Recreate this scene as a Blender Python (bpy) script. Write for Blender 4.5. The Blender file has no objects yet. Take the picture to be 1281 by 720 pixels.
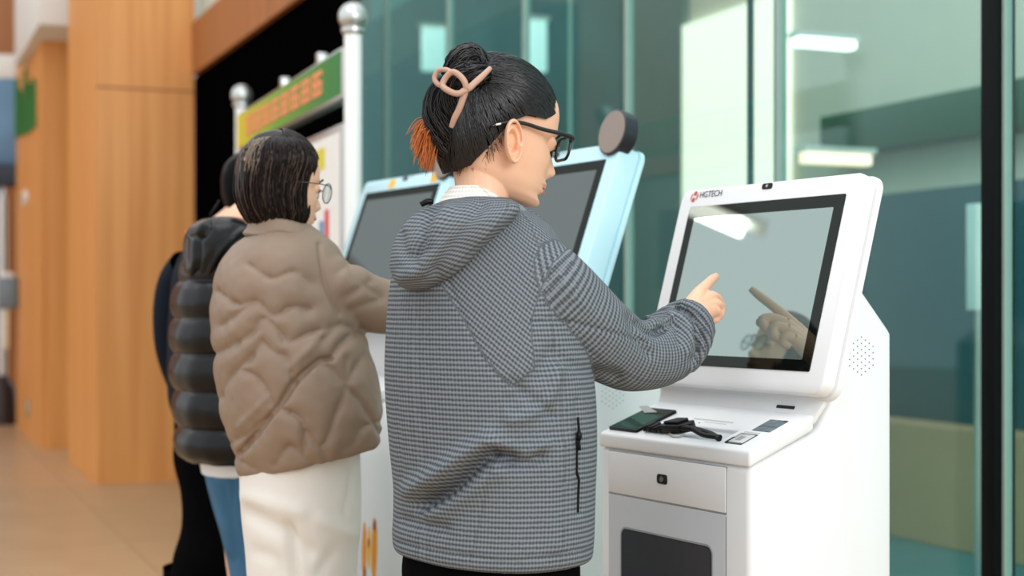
import bpy, bmesh, math, random
import numpy as np
from mathutils import Vector, Matrix
random.seed(7); rng = np.random.default_rng(7)
SC = bpy.context.scene
COL = SC.collection
# ------------------------------------------------------------------ camera
F_PX, HOR_Y, CAM_H = 1900.0, 380.0, 1.22
cam_d = bpy.data.cameras.new('camera'); cam = bpy.data.objects.new('camera', cam_d); COL.objects.link(cam)
cam.location = (0, 0, CAM_H); cam.rotation_euler = (math.pi/2, 0, 0)
cam_d.sensor_width = 36.0; cam_d.lens = F_PX*36.0/1281.0; cam_d.shift_y = (HOR_Y-360.0)/1281.0
cam_d.clip_start = .05; cam_d.clip_end = 200
cam_d.dof.use_dof = True; cam_d.dof.focus_distance = 2.86; cam_d.dof.aperture_fstop = 2.6
SC.camera = cam
# ------------------------------------------------------------------ world and big lights
w = bpy.data.worlds.new('world'); SC.world = w; w.use_nodes = True
w.node_tree.nodes['Background'].inputs[0].default_value = (.93, .97, 1, 1)
w.node_tree.nodes['Background'].inputs[1].default_value = .95
def area(name, loc, target, sx, sy, power, col):
    l = bpy.data.lights.new(name, 'AREA'); l.shape = 'RECTANGLE'; l.size = sx; l.size_y = sy
    l.energy = power; l.color = col
    o = bpy.data.objects.new(name, l); COL.objects.link(o); o.location = loc
    o.rotation_euler = (Vector(target)-Vector(loc)).to_track_quat('-Z', 'Y').to_euler()
    return o
area('soft_key_light', (3.4, -2.6, 3.6), (.2, 3.2, 1.1), 3.5, 2.6, 145, (1, .99, .97))  # unseen soft key light behind the camera; no window is built
area('overhead_light', (-1.2, 3.2, 5.6), (-.4, 3.6, 0), 3.5, 3.5, 60, (1, .98, .95))  # unseen soft light from overhead; no roof opening is built
SC.view_settings.view_transform = 'Standard'; SC.view_settings.look = 'None'
SC.view_settings.gamma = 1.0; SC.view_settings.use_curve_mapping = False
SC.view_settings.exposure = 0.46
# ------------------------------------------------------------------ helpers
def P(px, py, Y):                       # the point at depth Y that the photograph shows at px, py
    return Vector(((px-640)/F_PX*Y, Y, CAM_H+(HOR_Y-py)/F_PX*Y))
def PN(px, py, Y):
    px, py, Y = np.broadcast_arrays(np.asarray(px, float), np.asarray(py, float), np.asarray(Y, float))
    return np.stack([(px-640)/F_PX*Y, Y, CAM_H+(HOR_Y-py)/F_PX*Y], -1)
def lin(c):
    c = c/255.0
    return c/12.92 if c <= .04045 else ((c+.055)/1.055)**2.4
def rgb(r, g, b): return (lin(r), lin(g), lin(b), 1)
MATS = {}
def mat(name, col, rough=.5, metal=0., spec=.5, noise=0., nscale=20., bump=0., bscale=60., emit=None, estr=0., coat=0., sheen=0., detail=3., stretch=None, alpha=None, trans=None):
    if name in MATS: return MATS[name]
    m = bpy.data.materials.new(name); m.use_nodes = True; nt = m.node_tree; b = nt.nodes['Principled BSDF']
    b.inputs['Base Color'].default_value = col; b.inputs['Roughness'].default_value = rough
    b.inputs['Metallic'].default_value = metal; b.inputs['Specular IOR Level'].default_value = spec
    if coat: b.inputs['Coat Weight'].default_value = coat; b.inputs['Coat Roughness'].default_value = .06
    if sheen: b.inputs['Sheen Weight'].default_value = sheen
    if emit: b.inputs['Emission Color'].default_value = emit; b.inputs['Emission Strength'].default_value = estr
    tc = nt.nodes.new('ShaderNodeTexCoord')
    src = tc.outputs['Object']
    if stretch:
        mp = nt.nodes.new('ShaderNodeMapping'); mp.inputs['Scale'].default_value = stretch
        nt.links.new(src, mp.inputs[0]); src = mp.outputs[0]
    if noise:
        n = nt.nodes.new('ShaderNodeTexNoise'); n.inputs['Scale'].default_value = nscale; n.inputs['Detail'].default_value = detail
        nt.links.new(src, n.inputs['Vector'])
        mx = nt.nodes.new('ShaderNodeMix'); mx.data_type = 'RGBA'
        mx.inputs[6].default_value = tuple(max(0, c*(1-noise)) for c in col[:3])+(1,)
        mx.inputs[7].default_value = tuple(min(1, c*(1+noise)) for c in col[:3])+(1,)
        nt.links.new(n.outputs['Fac'], mx.inputs[0]); nt.links.new(mx.outputs[2], b.inputs['Base Color'])
    if bump:
        n2 = nt.nodes.new('ShaderNodeTexNoise'); n2.inputs['Scale'].default_value = bscale; n2.inputs['Detail'].default_value = 4
        nt.links.new(src, n2.inputs['Vector'])
        bp = nt.nodes.new('ShaderNodeBump'); bp.inputs['Strength'].default_value = bump; bp.inputs['Distance'].default_value = .004
        nt.links.new(n2.outputs['Fac'], bp.inputs['Height']); nt.links.new(bp.outputs[0], b.inputs['Normal'])
    MATS[name] = m
    return m
def link(name, me, m=None, parent=None, smooth=False, sharp=None):
    o = bpy.data.objects.new(name, me); COL.objects.link(o)
    if m is not None and not me.materials: me.materials.append(m)
    if smooth: me.polygons.foreach_set('use_smooth', [True]*len(me.polygons))
    if smooth and sharp: me.set_sharp_from_angle(angle=sharp)
    if parent is not None: o.parent = parent
    return o
def mesh(name, v, f, m=None, parent=None, smooth=False, sharp=None):
    me = bpy.data.meshes.new(name); me.from_pydata([tuple(map(float, p)) for p in v], [], [tuple(map(int, q)) for q in f]); me.update()
    return link(name, me, m, parent, smooth, sharp)
def empty(name, loc=(0, 0, 0), rz=0.0):
    o = bpy.data.objects.new(name, None); COL.objects.link(o); o.location = loc; o.rotation_euler = (0, 0, rz); o.empty_display_size = .1
    return o
def tag(o, label=None, cat=None, group=None, kind=None):
    for k, v in (('label', label), ('category', cat), ('group', group), ('kind', kind)):
        if v: o[k] = v
    return o
class MB:
    def __init__(s): s.v = []; s.f = []
    def add(s, v, f):
        n = len(s.v); s.v += [tuple(map(float, p)) for p in v]; s.f += [tuple(int(i)+n for i in q) for q in f]; return s
    def box(s, x0, x1, y0, y1, z0, z1):
        v = [(x, y, z) for z in (z0, z1) for y in (y0, y1) for x in (x0, x1)]
        return s.add(v, [(0, 2, 3, 1), (4, 5, 7, 6), (0, 1, 5, 4), (2, 6, 7, 3), (0, 4, 6, 2), (1, 3, 7, 5)])
    def build(s, name, m, parent=None, smooth=False, bevel=0., seg=2, sharp=None):
        me = bpy.data.meshes.new(name); me.from_pydata(s.v, [], s.f); me.update()
        bm = bmesh.new(); bm.from_mesh(me); bmesh.ops.recalc_face_normals(bm, faces=bm.faces)
        if bevel:
            es = [e for e in bm.edges if len(e.link_faces) == 2 and e.calc_face_angle(0) > .5]
            bmesh.ops.bevel(bm, geom=es, offset=bevel, segments=seg, affect='EDGES', profile=.5, clamp_overlap=True)
            smooth = True; sharp = sharp or .7
        bm.to_mesh(me); bm.free()
        return link(name, me, m, parent, smooth, sharp)
def box(name, x0, x1, y0, y1, z0, z1, m, parent=None, bevel=0., seg=2):
    return MB().box(x0, x1, y0, y1, z0, z1).build(name, m, parent, bevel=bevel, seg=seg)
def ring_faces(nr, n, cap0=True, cap1=True, closed=True):
    f = []
    for i in range(nr-1):
        for j in range(n if closed else n-1):
            a = i*n+j; b = i*n+(j+1) % n
            f.append((a, b, b+n, a+n))
    if cap0: f.append(tuple(range(n-1, -1, -1)))
    if cap1: f.append(tuple(range((nr-1)*n, nr*n)))
    return f
def spl(xs, ys, t):
    """smooth monotone-ish interpolation (Catmull-Rom) of key columns ys over xs at t"""
    xs = np.asarray(xs, float); ys = np.asarray(ys, float); t = np.clip(np.asarray(t, float), xs[0], xs[-1])
    if ys.ndim == 1: return spl(xs, ys[:, None], t)[..., 0]
    d = np.zeros_like(ys); h = np.diff(xs)
    sl = np.diff(ys, axis=0)/h[:, None]
    d[0] = sl[0]; d[-1] = sl[-1]
    d[1:-1] = (sl[:-1]*h[1:, None]+sl[1:]*h[:-1, None])/(h[1:]+h[:-1])[:, None]
    i = np.clip(np.searchsorted(xs, t, side='right')-1, 0, len(xs)-2)
    u = ((t-xs[i])/h[i])[..., None]; hh = h[i][..., None]
    return (2*u**3-3*u**2+1)*ys[i]+(u**3-2*u**2+u)*hh*d[i]+(-2*u**3+3*u**2)*ys[i+1]+(u**3-u**2)*hh*d[i+1]
def frames(pts):
    pts = np.asarray(pts, float); t = np.gradient(pts, axis=0); t /= np.linalg.norm(t, axis=1)[:, None]+1e-12
    n0 = np.cross(t[0], (0, 0, 1.)); 
    if np.linalg.norm(n0) < 1e-3: n0 = np.cross(t[0], (1., 0, 0))
    n0 /= np.linalg.norm(n0); N = [n0]
    for i in range(1, len(t)):
        n = N[-1]-t[i]*np.dot(N[-1], t[i]); N.append(n/np.linalg.norm(n))
    N = np.array(N); return t, N, np.cross(t, N)
def tube_vf(pts, rad, n=10, cap=True, flat=None, resample=None):
    pts = np.asarray(pts, float); rad = np.broadcast_to(np.asarray(rad, float), (len(pts),))
    if resample:
        s = np.concatenate([[0], np.cumsum(np.linalg.norm(np.diff(pts, axis=0), axis=1))])
        t = np.linspace(0, s[-1], resample); rad = spl(s, rad, t); pts = spl(s, pts, t)
    _, N, B = frames(pts); a = np.linspace(0, 2*np.pi, n, endpoint=False)
    v = pts[:, None]+rad[:, None, None]*(np.cos(a)[None, :, None]*N[:, None]+np.sin(a)[None, :, None]*(1 if flat is None else flat)*B[:, None])
    return v.reshape(-1, 3), ring_faces(len(pts), n, cap, cap)
def tube(name, pts, rad, m, parent=None, n=10, resample=None, flat=None):
    v, f = tube_vf(pts, rad, n, True, flat, resample); return mesh(name, v, f, m, parent, True, .9)
def rrect(w, h, r, n=5):
    out = []
    for cx, cz, a0 in ((w/2-r, h/2-r, 0), (-w/2+r, h/2-r, 90), (-w/2+r, -h/2+r, 180), (w/2-r, -h/2+r, 270)):
        for k in range(n+1):
            a = math.radians(a0+90*k/n); out.append((cx+r*math.cos(a), cz+r*math.sin(a)))
    return out
def slab_vf(w, h, r, layers, n=5):
    """rounded rectangle in local x (width) / z (height); layers = (inset, y)"""
    v = []; N = 4*(n+1)
    for ins, y in layers:
        v += [(x, y, z) for x, z in rrect(w-2*ins, h-2*ins, max(r-ins, .0005), n)]
    return v, ring_faces(len(layers), N)
def text(name, s, size, m, parent, loc, rot, extrude=.0003, align='CENTER', sx=1.0):
    c = bpy.data.curves.new(name, 'FONT'); c.body = s; c.size = size; c.extrude = extrude; c.align_x = align; c.align_y = 'CENTER'
    o = bpy.data.objects.new(name+'_tmp', c); COL.objects.link(o)
    me = bpy.data.meshes.new_from_object(o.evaluated_get(bpy.context.evaluated_depsgraph_get()))
    bpy.data.objects.remove(o); me.materials.clear()
    p = link(name, me, m, parent); p.location = loc; p.rotation_euler = rot; p.scale = (sx, 1, 1)
    return p
# ------------------------------------------------------------------ materials of the place
def wood_mat(name, c0, c1):
    m = bpy.data.materials.new(name); m.use_nodes = True; nt = m.node_tree; b = nt.nodes['Principled BSDF']; L = nt.links.new
    tc = nt.nodes.new('ShaderNodeTexCoord'); mp = nt.nodes.new('ShaderNodeMapping'); mp.inputs['Scale'].default_value = (14, 14, .5)
    n = nt.nodes.new('ShaderNodeTexNoise'); n.inputs['Scale'].default_value = 1.0; n.inputs['Detail'].default_value = 6
    r = nt.nodes.new('ShaderNodeValToRGB'); r.color_ramp.elements[0].color = c0; r.color_ramp.elements[1].color = c1
    r.color_ramp.elements[0].position = .3; r.color_ramp.elements[1].position = .75
    L(tc.outputs['Object'], mp.inputs[0]); L(mp.outputs[0], n.inputs['Vector']); L(n.outputs['Fac'], r.inputs[0]); L(r.outputs[0], b.inputs['Base Color'])
    b.inputs['Roughness'].default_value = .45; return m
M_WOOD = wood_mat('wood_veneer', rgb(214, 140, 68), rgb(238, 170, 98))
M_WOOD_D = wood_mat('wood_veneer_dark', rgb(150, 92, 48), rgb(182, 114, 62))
M_WHITE = mat('white_paint', rgb(232, 232, 226), .5, noise=.03)
M_BLACK = mat('matt_black', (.0012, .0012, .0012, 1), .8, spec=.0, noise=.2)
M_BLK = mat('black_plastic', (.005, .005, .006, 1), .35, spec=.18, noise=.1)
M_STEEL = mat('brushed_steel', rgb(200, 202, 200), .28, metal=.85, noise=.05)
M_FLOOR = bpy.data.materials.new('polished_floor_tile'); M_FLOOR.use_nodes = True
def floor_nodes():
    nt = M_FLOOR.node_tree; b = nt.nodes['Principled BSDF']; L = nt.links.new
    tc = nt.nodes.new('ShaderNodeTexCoord')
    n = nt.nodes.new('ShaderNodeTexNoise'); n.inputs['Scale'].default_value = 3.0; n.inputs['Detail'].default_value = 8
    r = nt.nodes.new('ShaderNodeValToRGB'); r.color_ramp.elements[0].color = rgb(168, 134, 100); r.color_ramp.elements[1].color = rgb(198, 166, 130)
    L(tc.outputs['Object'], n.inputs['Vector']); L(n.outputs['Fac'], r.inputs[0]); L(r.outputs[0], b.inputs['Base Color'])
    b.inputs['Roughness'].default_value = .3
floor_nodes()
def glass_mat(name, tint, ior=1.5, rough=.0):
    m = bpy.data.materials.new(name); m.use_nodes = True; nt = m.node_tree; nt.nodes.clear(); L = nt.links.new
    o = nt.nodes.new('ShaderNodeOutputMaterial'); mx = nt.nodes.new('ShaderNodeMixShader'); t = nt.nodes.new('ShaderNodeBsdfTransparent'); g = nt.nodes.new('ShaderNodeBsdfGlossy')
    lw = nt.nodes.new('ShaderNodeLayerWeight'); lw.inputs['Blend'].default_value = .5
    pw = nt.nodes.new('ShaderNodeMath'); pw.operation = 'POWER'; pw.inputs[1].default_value = 3.2; L(lw.outputs['Facing'], pw.inputs[0])
    fr = nt.nodes.new('ShaderNodeMath'); fr.operation = 'MULTIPLY_ADD'; fr.inputs[1].default_value = .30; fr.inputs[2].default_value = .022; L(pw.outputs[0], fr.inputs[0])
    t.inputs[0].default_value = tint; g.inputs[0].default_value = (.85, 1, .98, 1); g.inputs['Roughness'].default_value = rough
    L(fr.outputs[0], mx.inputs[0]); L(t.outputs[0], mx.inputs[1]); L(g.outputs[0], mx.inputs[2]); L(mx.outputs[0], o.inputs[0]); return m
M_GLASS = glass_mat('teal_tinted_glass', (.76, .92, .91, 1), 1.35)
# ------------------------------------------------------------------ hall frame: E1 runs down the hall, E2 points to its right-hand side
E1 = Vector((-.385, .923, 0)).normalized(); E2 = Vector((E1.y, -E1.x, 0))
RZ_HALL = math.atan2(E2.y, E2.x)                 # local x = E2, local y = E1
ANC = Vector((1.284, 4.0, 0))                    # foot of the black door post in the glass wall
def hall_xy(px, q):                              # position s along the hall where the line of sight of column px meets the plane at offset q
    t = (px-640)/F_PX; p = ANC+E2*q
    return (p.x-t*p.y)/(t*E1.y-E1.x)
def hall_z(px, py, q):
    s = hall_xy(px, q); Y = (ANC+E2*q+E1*s).y; return CAM_H+(HOR_Y-py)/F_PX*Y
def hbox(name, q0, q1, s0, s1, z0, z1, m, parent=None, bevel=0.):
    o = MB().box(q0, q1, s0, s1, z0, z1).build(name, m, parent, bevel=bevel)
    if parent is None: o.location = ANC; o.rotation_euler = (0, 0, RZ_HALL)
    return o
# floor with tile joints: real tiles near the view, a slab below
floor = hbox('floor', -16, 7, -8, 26, -.06, -.004, M_FLOOR); tag(floor, 'polished beige stone floor of the hall', kind='structure')
TQ, TS = 1.2, 1.2
tile_me = None
for i in range(-6, 0):
    for j in range(1, 12):
        q0, s0 = i*TQ-.35, j*TS
        if tile_me is None:
            t = MB().box(.003, TQ-.003, .003, TS-.003, -.004, 0).build('floor_tile', M_FLOOR, floor); tile_me = t.data
        else:
            t = bpy.data.objects.new('floor_tile', tile_me); COL.objects.link(t); t.parent = floor
        t.location = (q0, s0, 0)
# ---------------------------------------------------------------- glass wall on the right
MUL = [hall_xy(x, 0) for x in (1250, 972, 783, 655, 560)]
PW = (MUL[-1]-MUL[0])/4
edges = [MUL[0]-2*PW, MUL[0]-PW]+MUL+[MUL[-1]+k*PW for k in (1, 2, 3, 4)]
GH = 3.6
gw = empty('wall_glass', ANC, RZ_HALL); tag(gw, 'floor to ceiling teal glass wall behind the kiosks', kind='structure')
M_EDGE = mat('glass_edge', rgb(150, 172, 162), .2, noise=.05)
M_FRAME = mat('black_frame', (.003, .004, .005, 1), .5, spec=.1, noise=.1)
M_TEALM = mat('teal_seal', rgb(38, 84, 96), .3, noise=.05)
for a, b in zip(edges[:-1], edges[1:]):
    box('pane', -.006, .006, a+.012, b-.012, .02, GH, M_GLASS, gw)
for i, s in enumerate(edges):
    if abs(s-MUL[0]) < 1e-6:
        box('post', -.035, .035, s-.022, s+.034, 0, GH, M_FRAME, gw, .004)
        box('post_trim', -.012, .012, s-.034, s-.023, 0, GH, M_EDGE, gw)
    else:
        box('glass_joint', -.012, .012, s-.012, s+.004, .0, GH, M_TEALM, gw)
        box('glass_edge', -.016, .016, s-.030, s-.012, .0, GH, M_EDGE, gw)
s938 = hall_xy(938, .02); box('reflection_strip', .012, .03, s938-.008, s938+.008, 0, GH, M_TEALM, gw)  # strip imitates a reflected line in the glass; no joint here
s712 = hall_xy(712, .02); box('reflection_strip', .012, .03, s712-.006, s712+.006, 0, GH, M_EDGE, gw)  # second strip standing for a reflection
box('floor_rail', -.03, .03, edges[0], edges[-1], 0, .03, M_STEEL, gw); box('head_rail', -.03, .03, edges[0], edges[-1], GH, GH+.08, M_STEEL, gw)
# ---------------------------------------------------------------- the room behind the glass
Q = 2.6
def zz(px, py): return hall_z(px, py, Q)
M_BEIGE = mat('beige_plaster', rgb(236, 224, 206), .8, noise=.06, nscale=3)
M_CREAM = mat('cream_panel', rgb(250, 244, 226), .7, noise=.03, emit=(1, .84, .66, 1), estr=.85)  # emission put in so the cream wall panel looks brightly lit
M_TEALP = mat('teal_panel', rgb(8, 82, 90), .5, noise=.15, nscale=2)
M_TEALD = mat('dark_teal_panel', rgb(66, 122, 124), .5, noise=.2, nscale=2)
M_GREENB = mat('green_beam', rgb(18, 86, 56), .5, noise=.1, nscale=3)
M_TAN = mat('tan_counter', rgb(196, 160, 122), .6, noise=.08, nscale=4)
sA, sB, sC, sD, sE = hall_xy(1400, Q), hall_xy(990, Q), hall_xy(862, Q), hall_xy(788, Q), hall_xy(430, Q)
bw = hbox('wall_back', Q, Q+.15, sA-3, sE, 0, 5.2, M_BEIGE); tag(bw, 'pale back wall of the room behind the glass', kind='structure')
bw2 = hbox('floor_room', .05, Q, sA-3, sE, -.003, .004, M_TEALD); tag(bw2, 'dark green floor of the room behind the glass', kind='structure')
z1, z2, z3, z4 = zz(1180, 632), zz(1180, 505), zz(1180, 238), zz(1180, 172)
t = hbox('low_counter', Q-.42, Q-.16, sA-1, sB, max(.0, z1-.12), z2-.08, M_TAN); tag(t, 'tan low counter seen through the glass right of the nearest kiosk', 'counter')
t = hbox('teal_partition', Q-.14, Q-.001, sA-1, sB-.002, 0, z3, M_TEALP, bevel=.005); tag(t, 'teal partition panel behind the tan counter in the glazed room', 'partition')
t = hbox('green_beam', Q-.2, Q, sA-2, hall_xy(1025, Q-.2), hall_z(1180, 172, Q-.2), hall_z(1180, 116, Q-.2), M_GREENB, bevel=.005); tag(t, 'dark green beam high on the wall of the glazed room', 'beam')
t = hbox('glow_panel', Q-.06, Q, sB, sC, hall_z(900, 330, Q), hall_z(900, 20, Q), M_CREAM); tag(t, 'cream wall panel with added glow in the glazed room above the nearest kiosk', 'window')
t = hbox('grey_panel', Q-.05, Q, sC+.004, sD-.004, 0, 5.2, mat('grey_green', rgb(120, 142, 138), .6, noise=.1, nscale=2)); tag(t, 'grey green wall panel behind the glass between the two kiosk screens', 'panel')
t = hbox('dark_teal_panel', Q-.08, Q, sD, sE, 0, 5.2, M_TEALD); tag(t, 'dark teal wall panel behind the glass above the woman with the hair clip', 'panel')
M_GLINT = mat('white_glint', (1, 1, 1, 1), .5, emit=(1, .97, .86, 1), estr=2.2, noise=.01)  # glow imitates a lamp reflected in the glass
M_GLINTW = mat('warm_glint', (1, 1, 1, 1), .5, emit=(1, .6, .38, 1), estr=1.3, noise=.01)  # warm version of the imitated lamp reflection
def lamp(name, px0, px1, py, q, th, m, label):  # added glowing box: stands for reflections and pale bright patches
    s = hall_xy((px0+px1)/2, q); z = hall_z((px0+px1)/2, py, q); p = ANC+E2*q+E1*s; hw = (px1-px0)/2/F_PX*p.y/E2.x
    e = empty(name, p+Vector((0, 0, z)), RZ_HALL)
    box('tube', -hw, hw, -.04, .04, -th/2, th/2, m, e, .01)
    box('housing', -hw-.02, hw+.02, -.05, .05, th/2, th/2+.03, M_WHITE, e)  # casing is added too; no fixture hangs here
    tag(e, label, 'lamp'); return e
lamp('tube_glint', 992, 1070, 55, 2.0, .045, M_GLINT, 'added white glowing bar copying a lamp reflection high in the glass right of the dark joint')
lamp('strip_glint', 1000, 1090, 199, 1.9, .06, M_GLINTW, 'added warm glowing bar copying a lamp reflection in the glass just above the nearest kiosk')
lamp('glow_patch', 528, 560, 62, 2.2, .42, mat('pale_glow', (1, 1, 1, 1), .5, emit=(.55, .95, .85, 1), estr=.55, noise=.01), 'pale glowing patch added behind the glass left of the hair bun')  # added glow for a pale bright patch
lamp('glow_patch', 662, 682, 58, 2.2, .42, MATS['pale_glow'], 'pale glowing patch added behind the glass right of the hair bun')
sp = hall_xy(1222, 1.2); t = hbox('white_post', 1.17, 1.23, sp-.03, sp+.03, hall_z(1222, 388, 1.2), hall_z(1222, 255, 1.2), M_WHITE, bevel=.004)
tag(t, 'slim white banner stand behind the glass beside the black post', 'stand')
pk = hbox('banner_pole', 1.19, 1.21, sp-.008, sp+.008, 0, hall_z(1222, 388, 1.2)+.01, M_STEEL); pk.parent = t; pk.matrix_parent_inverse = t.matrix_basis.inverted()
# ---------------------------------------------------------------- wood columns, fascia and the black wall on the left
def wpoly(name, pts, z0, z1, m, label=None, parent=None):      # vertical prism over a floor polygon
    n = len(pts); v = [(p[0], p[1], z0) for p in pts]+[(p[0], p[1], z1) for p in pts]
    mb = MB().add(v, ring_faces(2, n)); o = mb.build(name, m, parent)
    if label: tag(o, label, kind='structure')
    return o
c0 = P(120, 606, 1.22*1900/226); c0.z = 0                       # near corner of the big wood column
fr = c0+E2*.661; lf = c0+E1*1.64
colA = wpoly('wall_column', [c0, fr, fr+E1*1.64, lf], 0, 4.6, M_WOOD, 'broad wood veneer column in the middle of the left background')
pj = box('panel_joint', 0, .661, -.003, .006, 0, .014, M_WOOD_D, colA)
pj.matrix_world = Matrix.Translation((c0.x, c0.y, 2.68))@Matrix.Rotation(RZ_HALL, 4, 'Z')
d0 = P(52, 562, 1.22*1900/182); d0.z = 0
colB = wpoly('wall_column', [d0, d0+E2*1.2, d0+E2*1.2+E1*2.56, d0+E1*2.56], 0, 4.6, M_WOOD, 'farther wood veneer column carrying the green leaf sign')
# fascia and black wall run from the column toward the glass wall
bq = (fr-ANC).dot(E2); bs = (fr-ANC).dot(E1)
bl = hbox('wall_black', bq+.02, bq+.14, bs-3.3, bs+.2, 0, 2.80, M_BLACK); tag(bl, 'black screen wall under the wood fascia behind the notice board', kind='structure')
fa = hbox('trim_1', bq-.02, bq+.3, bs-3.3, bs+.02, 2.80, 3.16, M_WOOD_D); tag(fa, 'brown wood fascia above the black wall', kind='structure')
cl = hbox('window_1', bq+.05, bq+.12, bs-3.3, bs+.02, 3.16, 4.6, mat('pale_clerestory', rgb(206, 226, 214), .3, noise=.04)); tag(cl, 'pale clerestory glazing above the fascia', kind='structure')
# soffit box upper left
s0 = P(48, 30, 12.0)
sf = MB().box(0, 1.3, 0, 2.3, 0, .7).build('ceiling_soffit', M_WHITE, bevel=.01); sf.matrix_world = Matrix.Translation(s0)@Matrix.Rotation(RZ_HALL, 4, 'Z')
tag(sf, 'white boxed ceiling soffit at the far upper left', kind='structure')
# far end wall and dark machinery at the far left
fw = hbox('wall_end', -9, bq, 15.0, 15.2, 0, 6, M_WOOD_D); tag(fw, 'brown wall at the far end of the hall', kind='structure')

def on_left_face(px, py):                       # (metres back along the left face of the far column, height)
    t = (px-640)/F_PX; m_ = (d0.x-t*d0.y)/(t*E1.y-E1.x); return m_, CAM_H+(HOR_Y-py)/F_PX*(d0+E1*m_).y
FACE = Matrix.Translation(d0)@Matrix.Rotation(RZ_HALL, 4, 'Z')      # local -x points out of the left face, local y back
M_GREEN = mat('green_sign', rgb(30, 118, 52), .5, noise=.1)
gs = empty('leaf_sign', d0+E1*on_left_face(35, 130)[0]+Vector((0, 0, on_left_face(35, 165)[1]))-E2*.005, RZ_HALL)
tag(gs, 'green sign of upright leaf strokes on the far wood column', 'sign')
mc = on_left_face(35, 130)[0]; zc = on_left_face(35, 165)[1]
for px, y0, y1, wd in ((23, 98, 172, .16), (28, 112, 170, .09), (34, 86, 168, .15), (39.5, 104, 165, .10), (44.5, 98, 160, .14)):
    m_, za = on_left_face(px, y1); _, zb_ = on_left_face(px, y0)
    MB().add([(-.03, m_-mc-wd/2, za-zc), (-.03, m_-mc+wd/2, za-zc), (-.03, m_-mc+wd*.4, zb_-zc-.1), (-.03, m_-mc-.02, zb_-zc), (0, m_-mc-wd/2, za-zc), (0, m_-mc+wd/2, za-zc), (0, m_-mc+wd*.4, zb_-zc-.1), (0, m_-mc-.02, zb_-zc)],
        ring_faces(2, 4)).build('leaf_stroke', M_GREEN, gs)
def wall_item(name, px, py, label, cat):
    m_, z_ = on_left_face(px, py); e = empty(name, d0+E1*m_-E2*.001+Vector((0, 0, z_)), RZ_HALL); tag(e, label, cat); return e
e = wall_item('wall_switch', 33, 248, 'small white round wall switch on the far wood column', 'switch')
v, f = tube_vf([(0, 0, 0), (-.03, 0, 0), (-.035, 0, 0)], [.075, .075, .06], 20); mesh('plate', v, f, M_WHITE, e, True, .6)
v, f = tube_vf([(-.03, 0, 0), (-.05, 0, 0)], [.03, .028], 14); mesh('button', v, f, mat('grey_button', rgb(150, 150, 148), .4, noise=.04), e, True, .6)
e = wall_item('soap_dispenser', 22, 366, 'grey dispenser with white cap and hanging towel on the far wood column', 'dispenser')
box('housing', -.2, 0, -.09, .09, -.16, .15, mat('dispenser_grey', rgb(112, 130, 140), .3, noise=.06), e, .03, 3)
box('front_cover', -.22, -.19, -.09, .0, -.14, .13, mat('dispenser_light', rgb(200, 206, 206), .4, noise=.04), e, .01)
box('cap', -.16, -.04, -.07, .05, .14, .2, M_WHITE, e, .02)
box('towel', -.14, -.09, -.08, .05, -.55, -.16, mat('towel_cream', rgb(226, 212, 188), .9, noise=.06), e, .015)
e = wall_item('round_sticker', 35, 510, 'teal round sticker low on the far wood column', 'sticker')
v, f = tube_vf([(0, 0, 0), (-.008, 0, 0)], [.085, .085], 20); mesh('disc', v, f, mat('teal_sticker', rgb(90, 158, 146), .5, noise=.05), e, True, .6)
v, f = tube_vf([(-.008, 0, 0), (-.011, 0, 0)], [.04, .04], 16); mesh('emblem', v, f, mat('teal_sticker_pale', rgb(150, 196, 186), .5, noise=.05), e, True, .6)
# board, pole and dark machine at the very left edge
def far_box(name, x0, x1, y0, y1, Y, th, m, parent):
    a = P(x0, y1, Y); b = P(x1, y0, Y); return box(name, a.x, b.x, Y, Y+th, a.z, b.z, m, parent, .01)
e = empty('information_screen', P(0, 0, 15.8)*0); tag(e, 'blue information screen with white header at the far left edge', 'screen')
far_box('header', -24, 19, 68, 98, 15.8, .2, M_WHITE, e); far_box('panel', -24, 19, 98, 205, 15.8, .15, mat('screen_blue', rgb(96, 136, 168), .3, noise=.35, nscale=2), e)
far_box('base', -24, 19, 205, 232, 15.7, .3, mat('navy_base', rgb(28, 36, 52), .4, noise=.1), e); far_box('leg', -4, 2, 232, 535, 15.9, .1, M_STEEL, e)
e = empty('steel_barrier', (0, 0, 0)); tag(e, 'steel barrier post with dark base at the far left edge', 'barrier')
a = P(2, 470, 15.4); tube('pole', [(a.x, a.y, 0), (a.x, a.y, CAM_H+(HOR_Y-238)/F_PX*14.6)], .045, M_STEEL, e, 14)
v, f = tube_vf([(a.x, a.y, .0), (a.x, a.y, .35), (a.x, a.y, .5)], [.16, .14, .05], 16); mesh('base', v, f, mat('dark_red_base', rgb(40, 20, 16), .5, noise=.1), e, True, .7)
# hanging strip lamp far to the left of the view (seen only as the streak in the nearest screen)
hl = empty('hanging_strip_lamp', (-6.3, 6.4, 4.36)); tag(hl, 'long white strip lamp hanging over the hall', 'lamp')
lb = box('tube', -.05, .45, -.05, .05, -.05, .05, mat('strip_glow', (1, 1, 1, 1), .5, emit=(1, .97, .9, 1), estr=14, noise=.01), hl, .01)
hb = box('housing', -.2, .6, -.1, .1, .05, .1, M_WHITE, hl); hl.rotation_euler = (0, 0, 1.2)
for x in (0, .4): tube('hanger', [(x, 0, .1), (x, 0, 1.4)], .006, M_STEEL, hl, 6)
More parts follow.
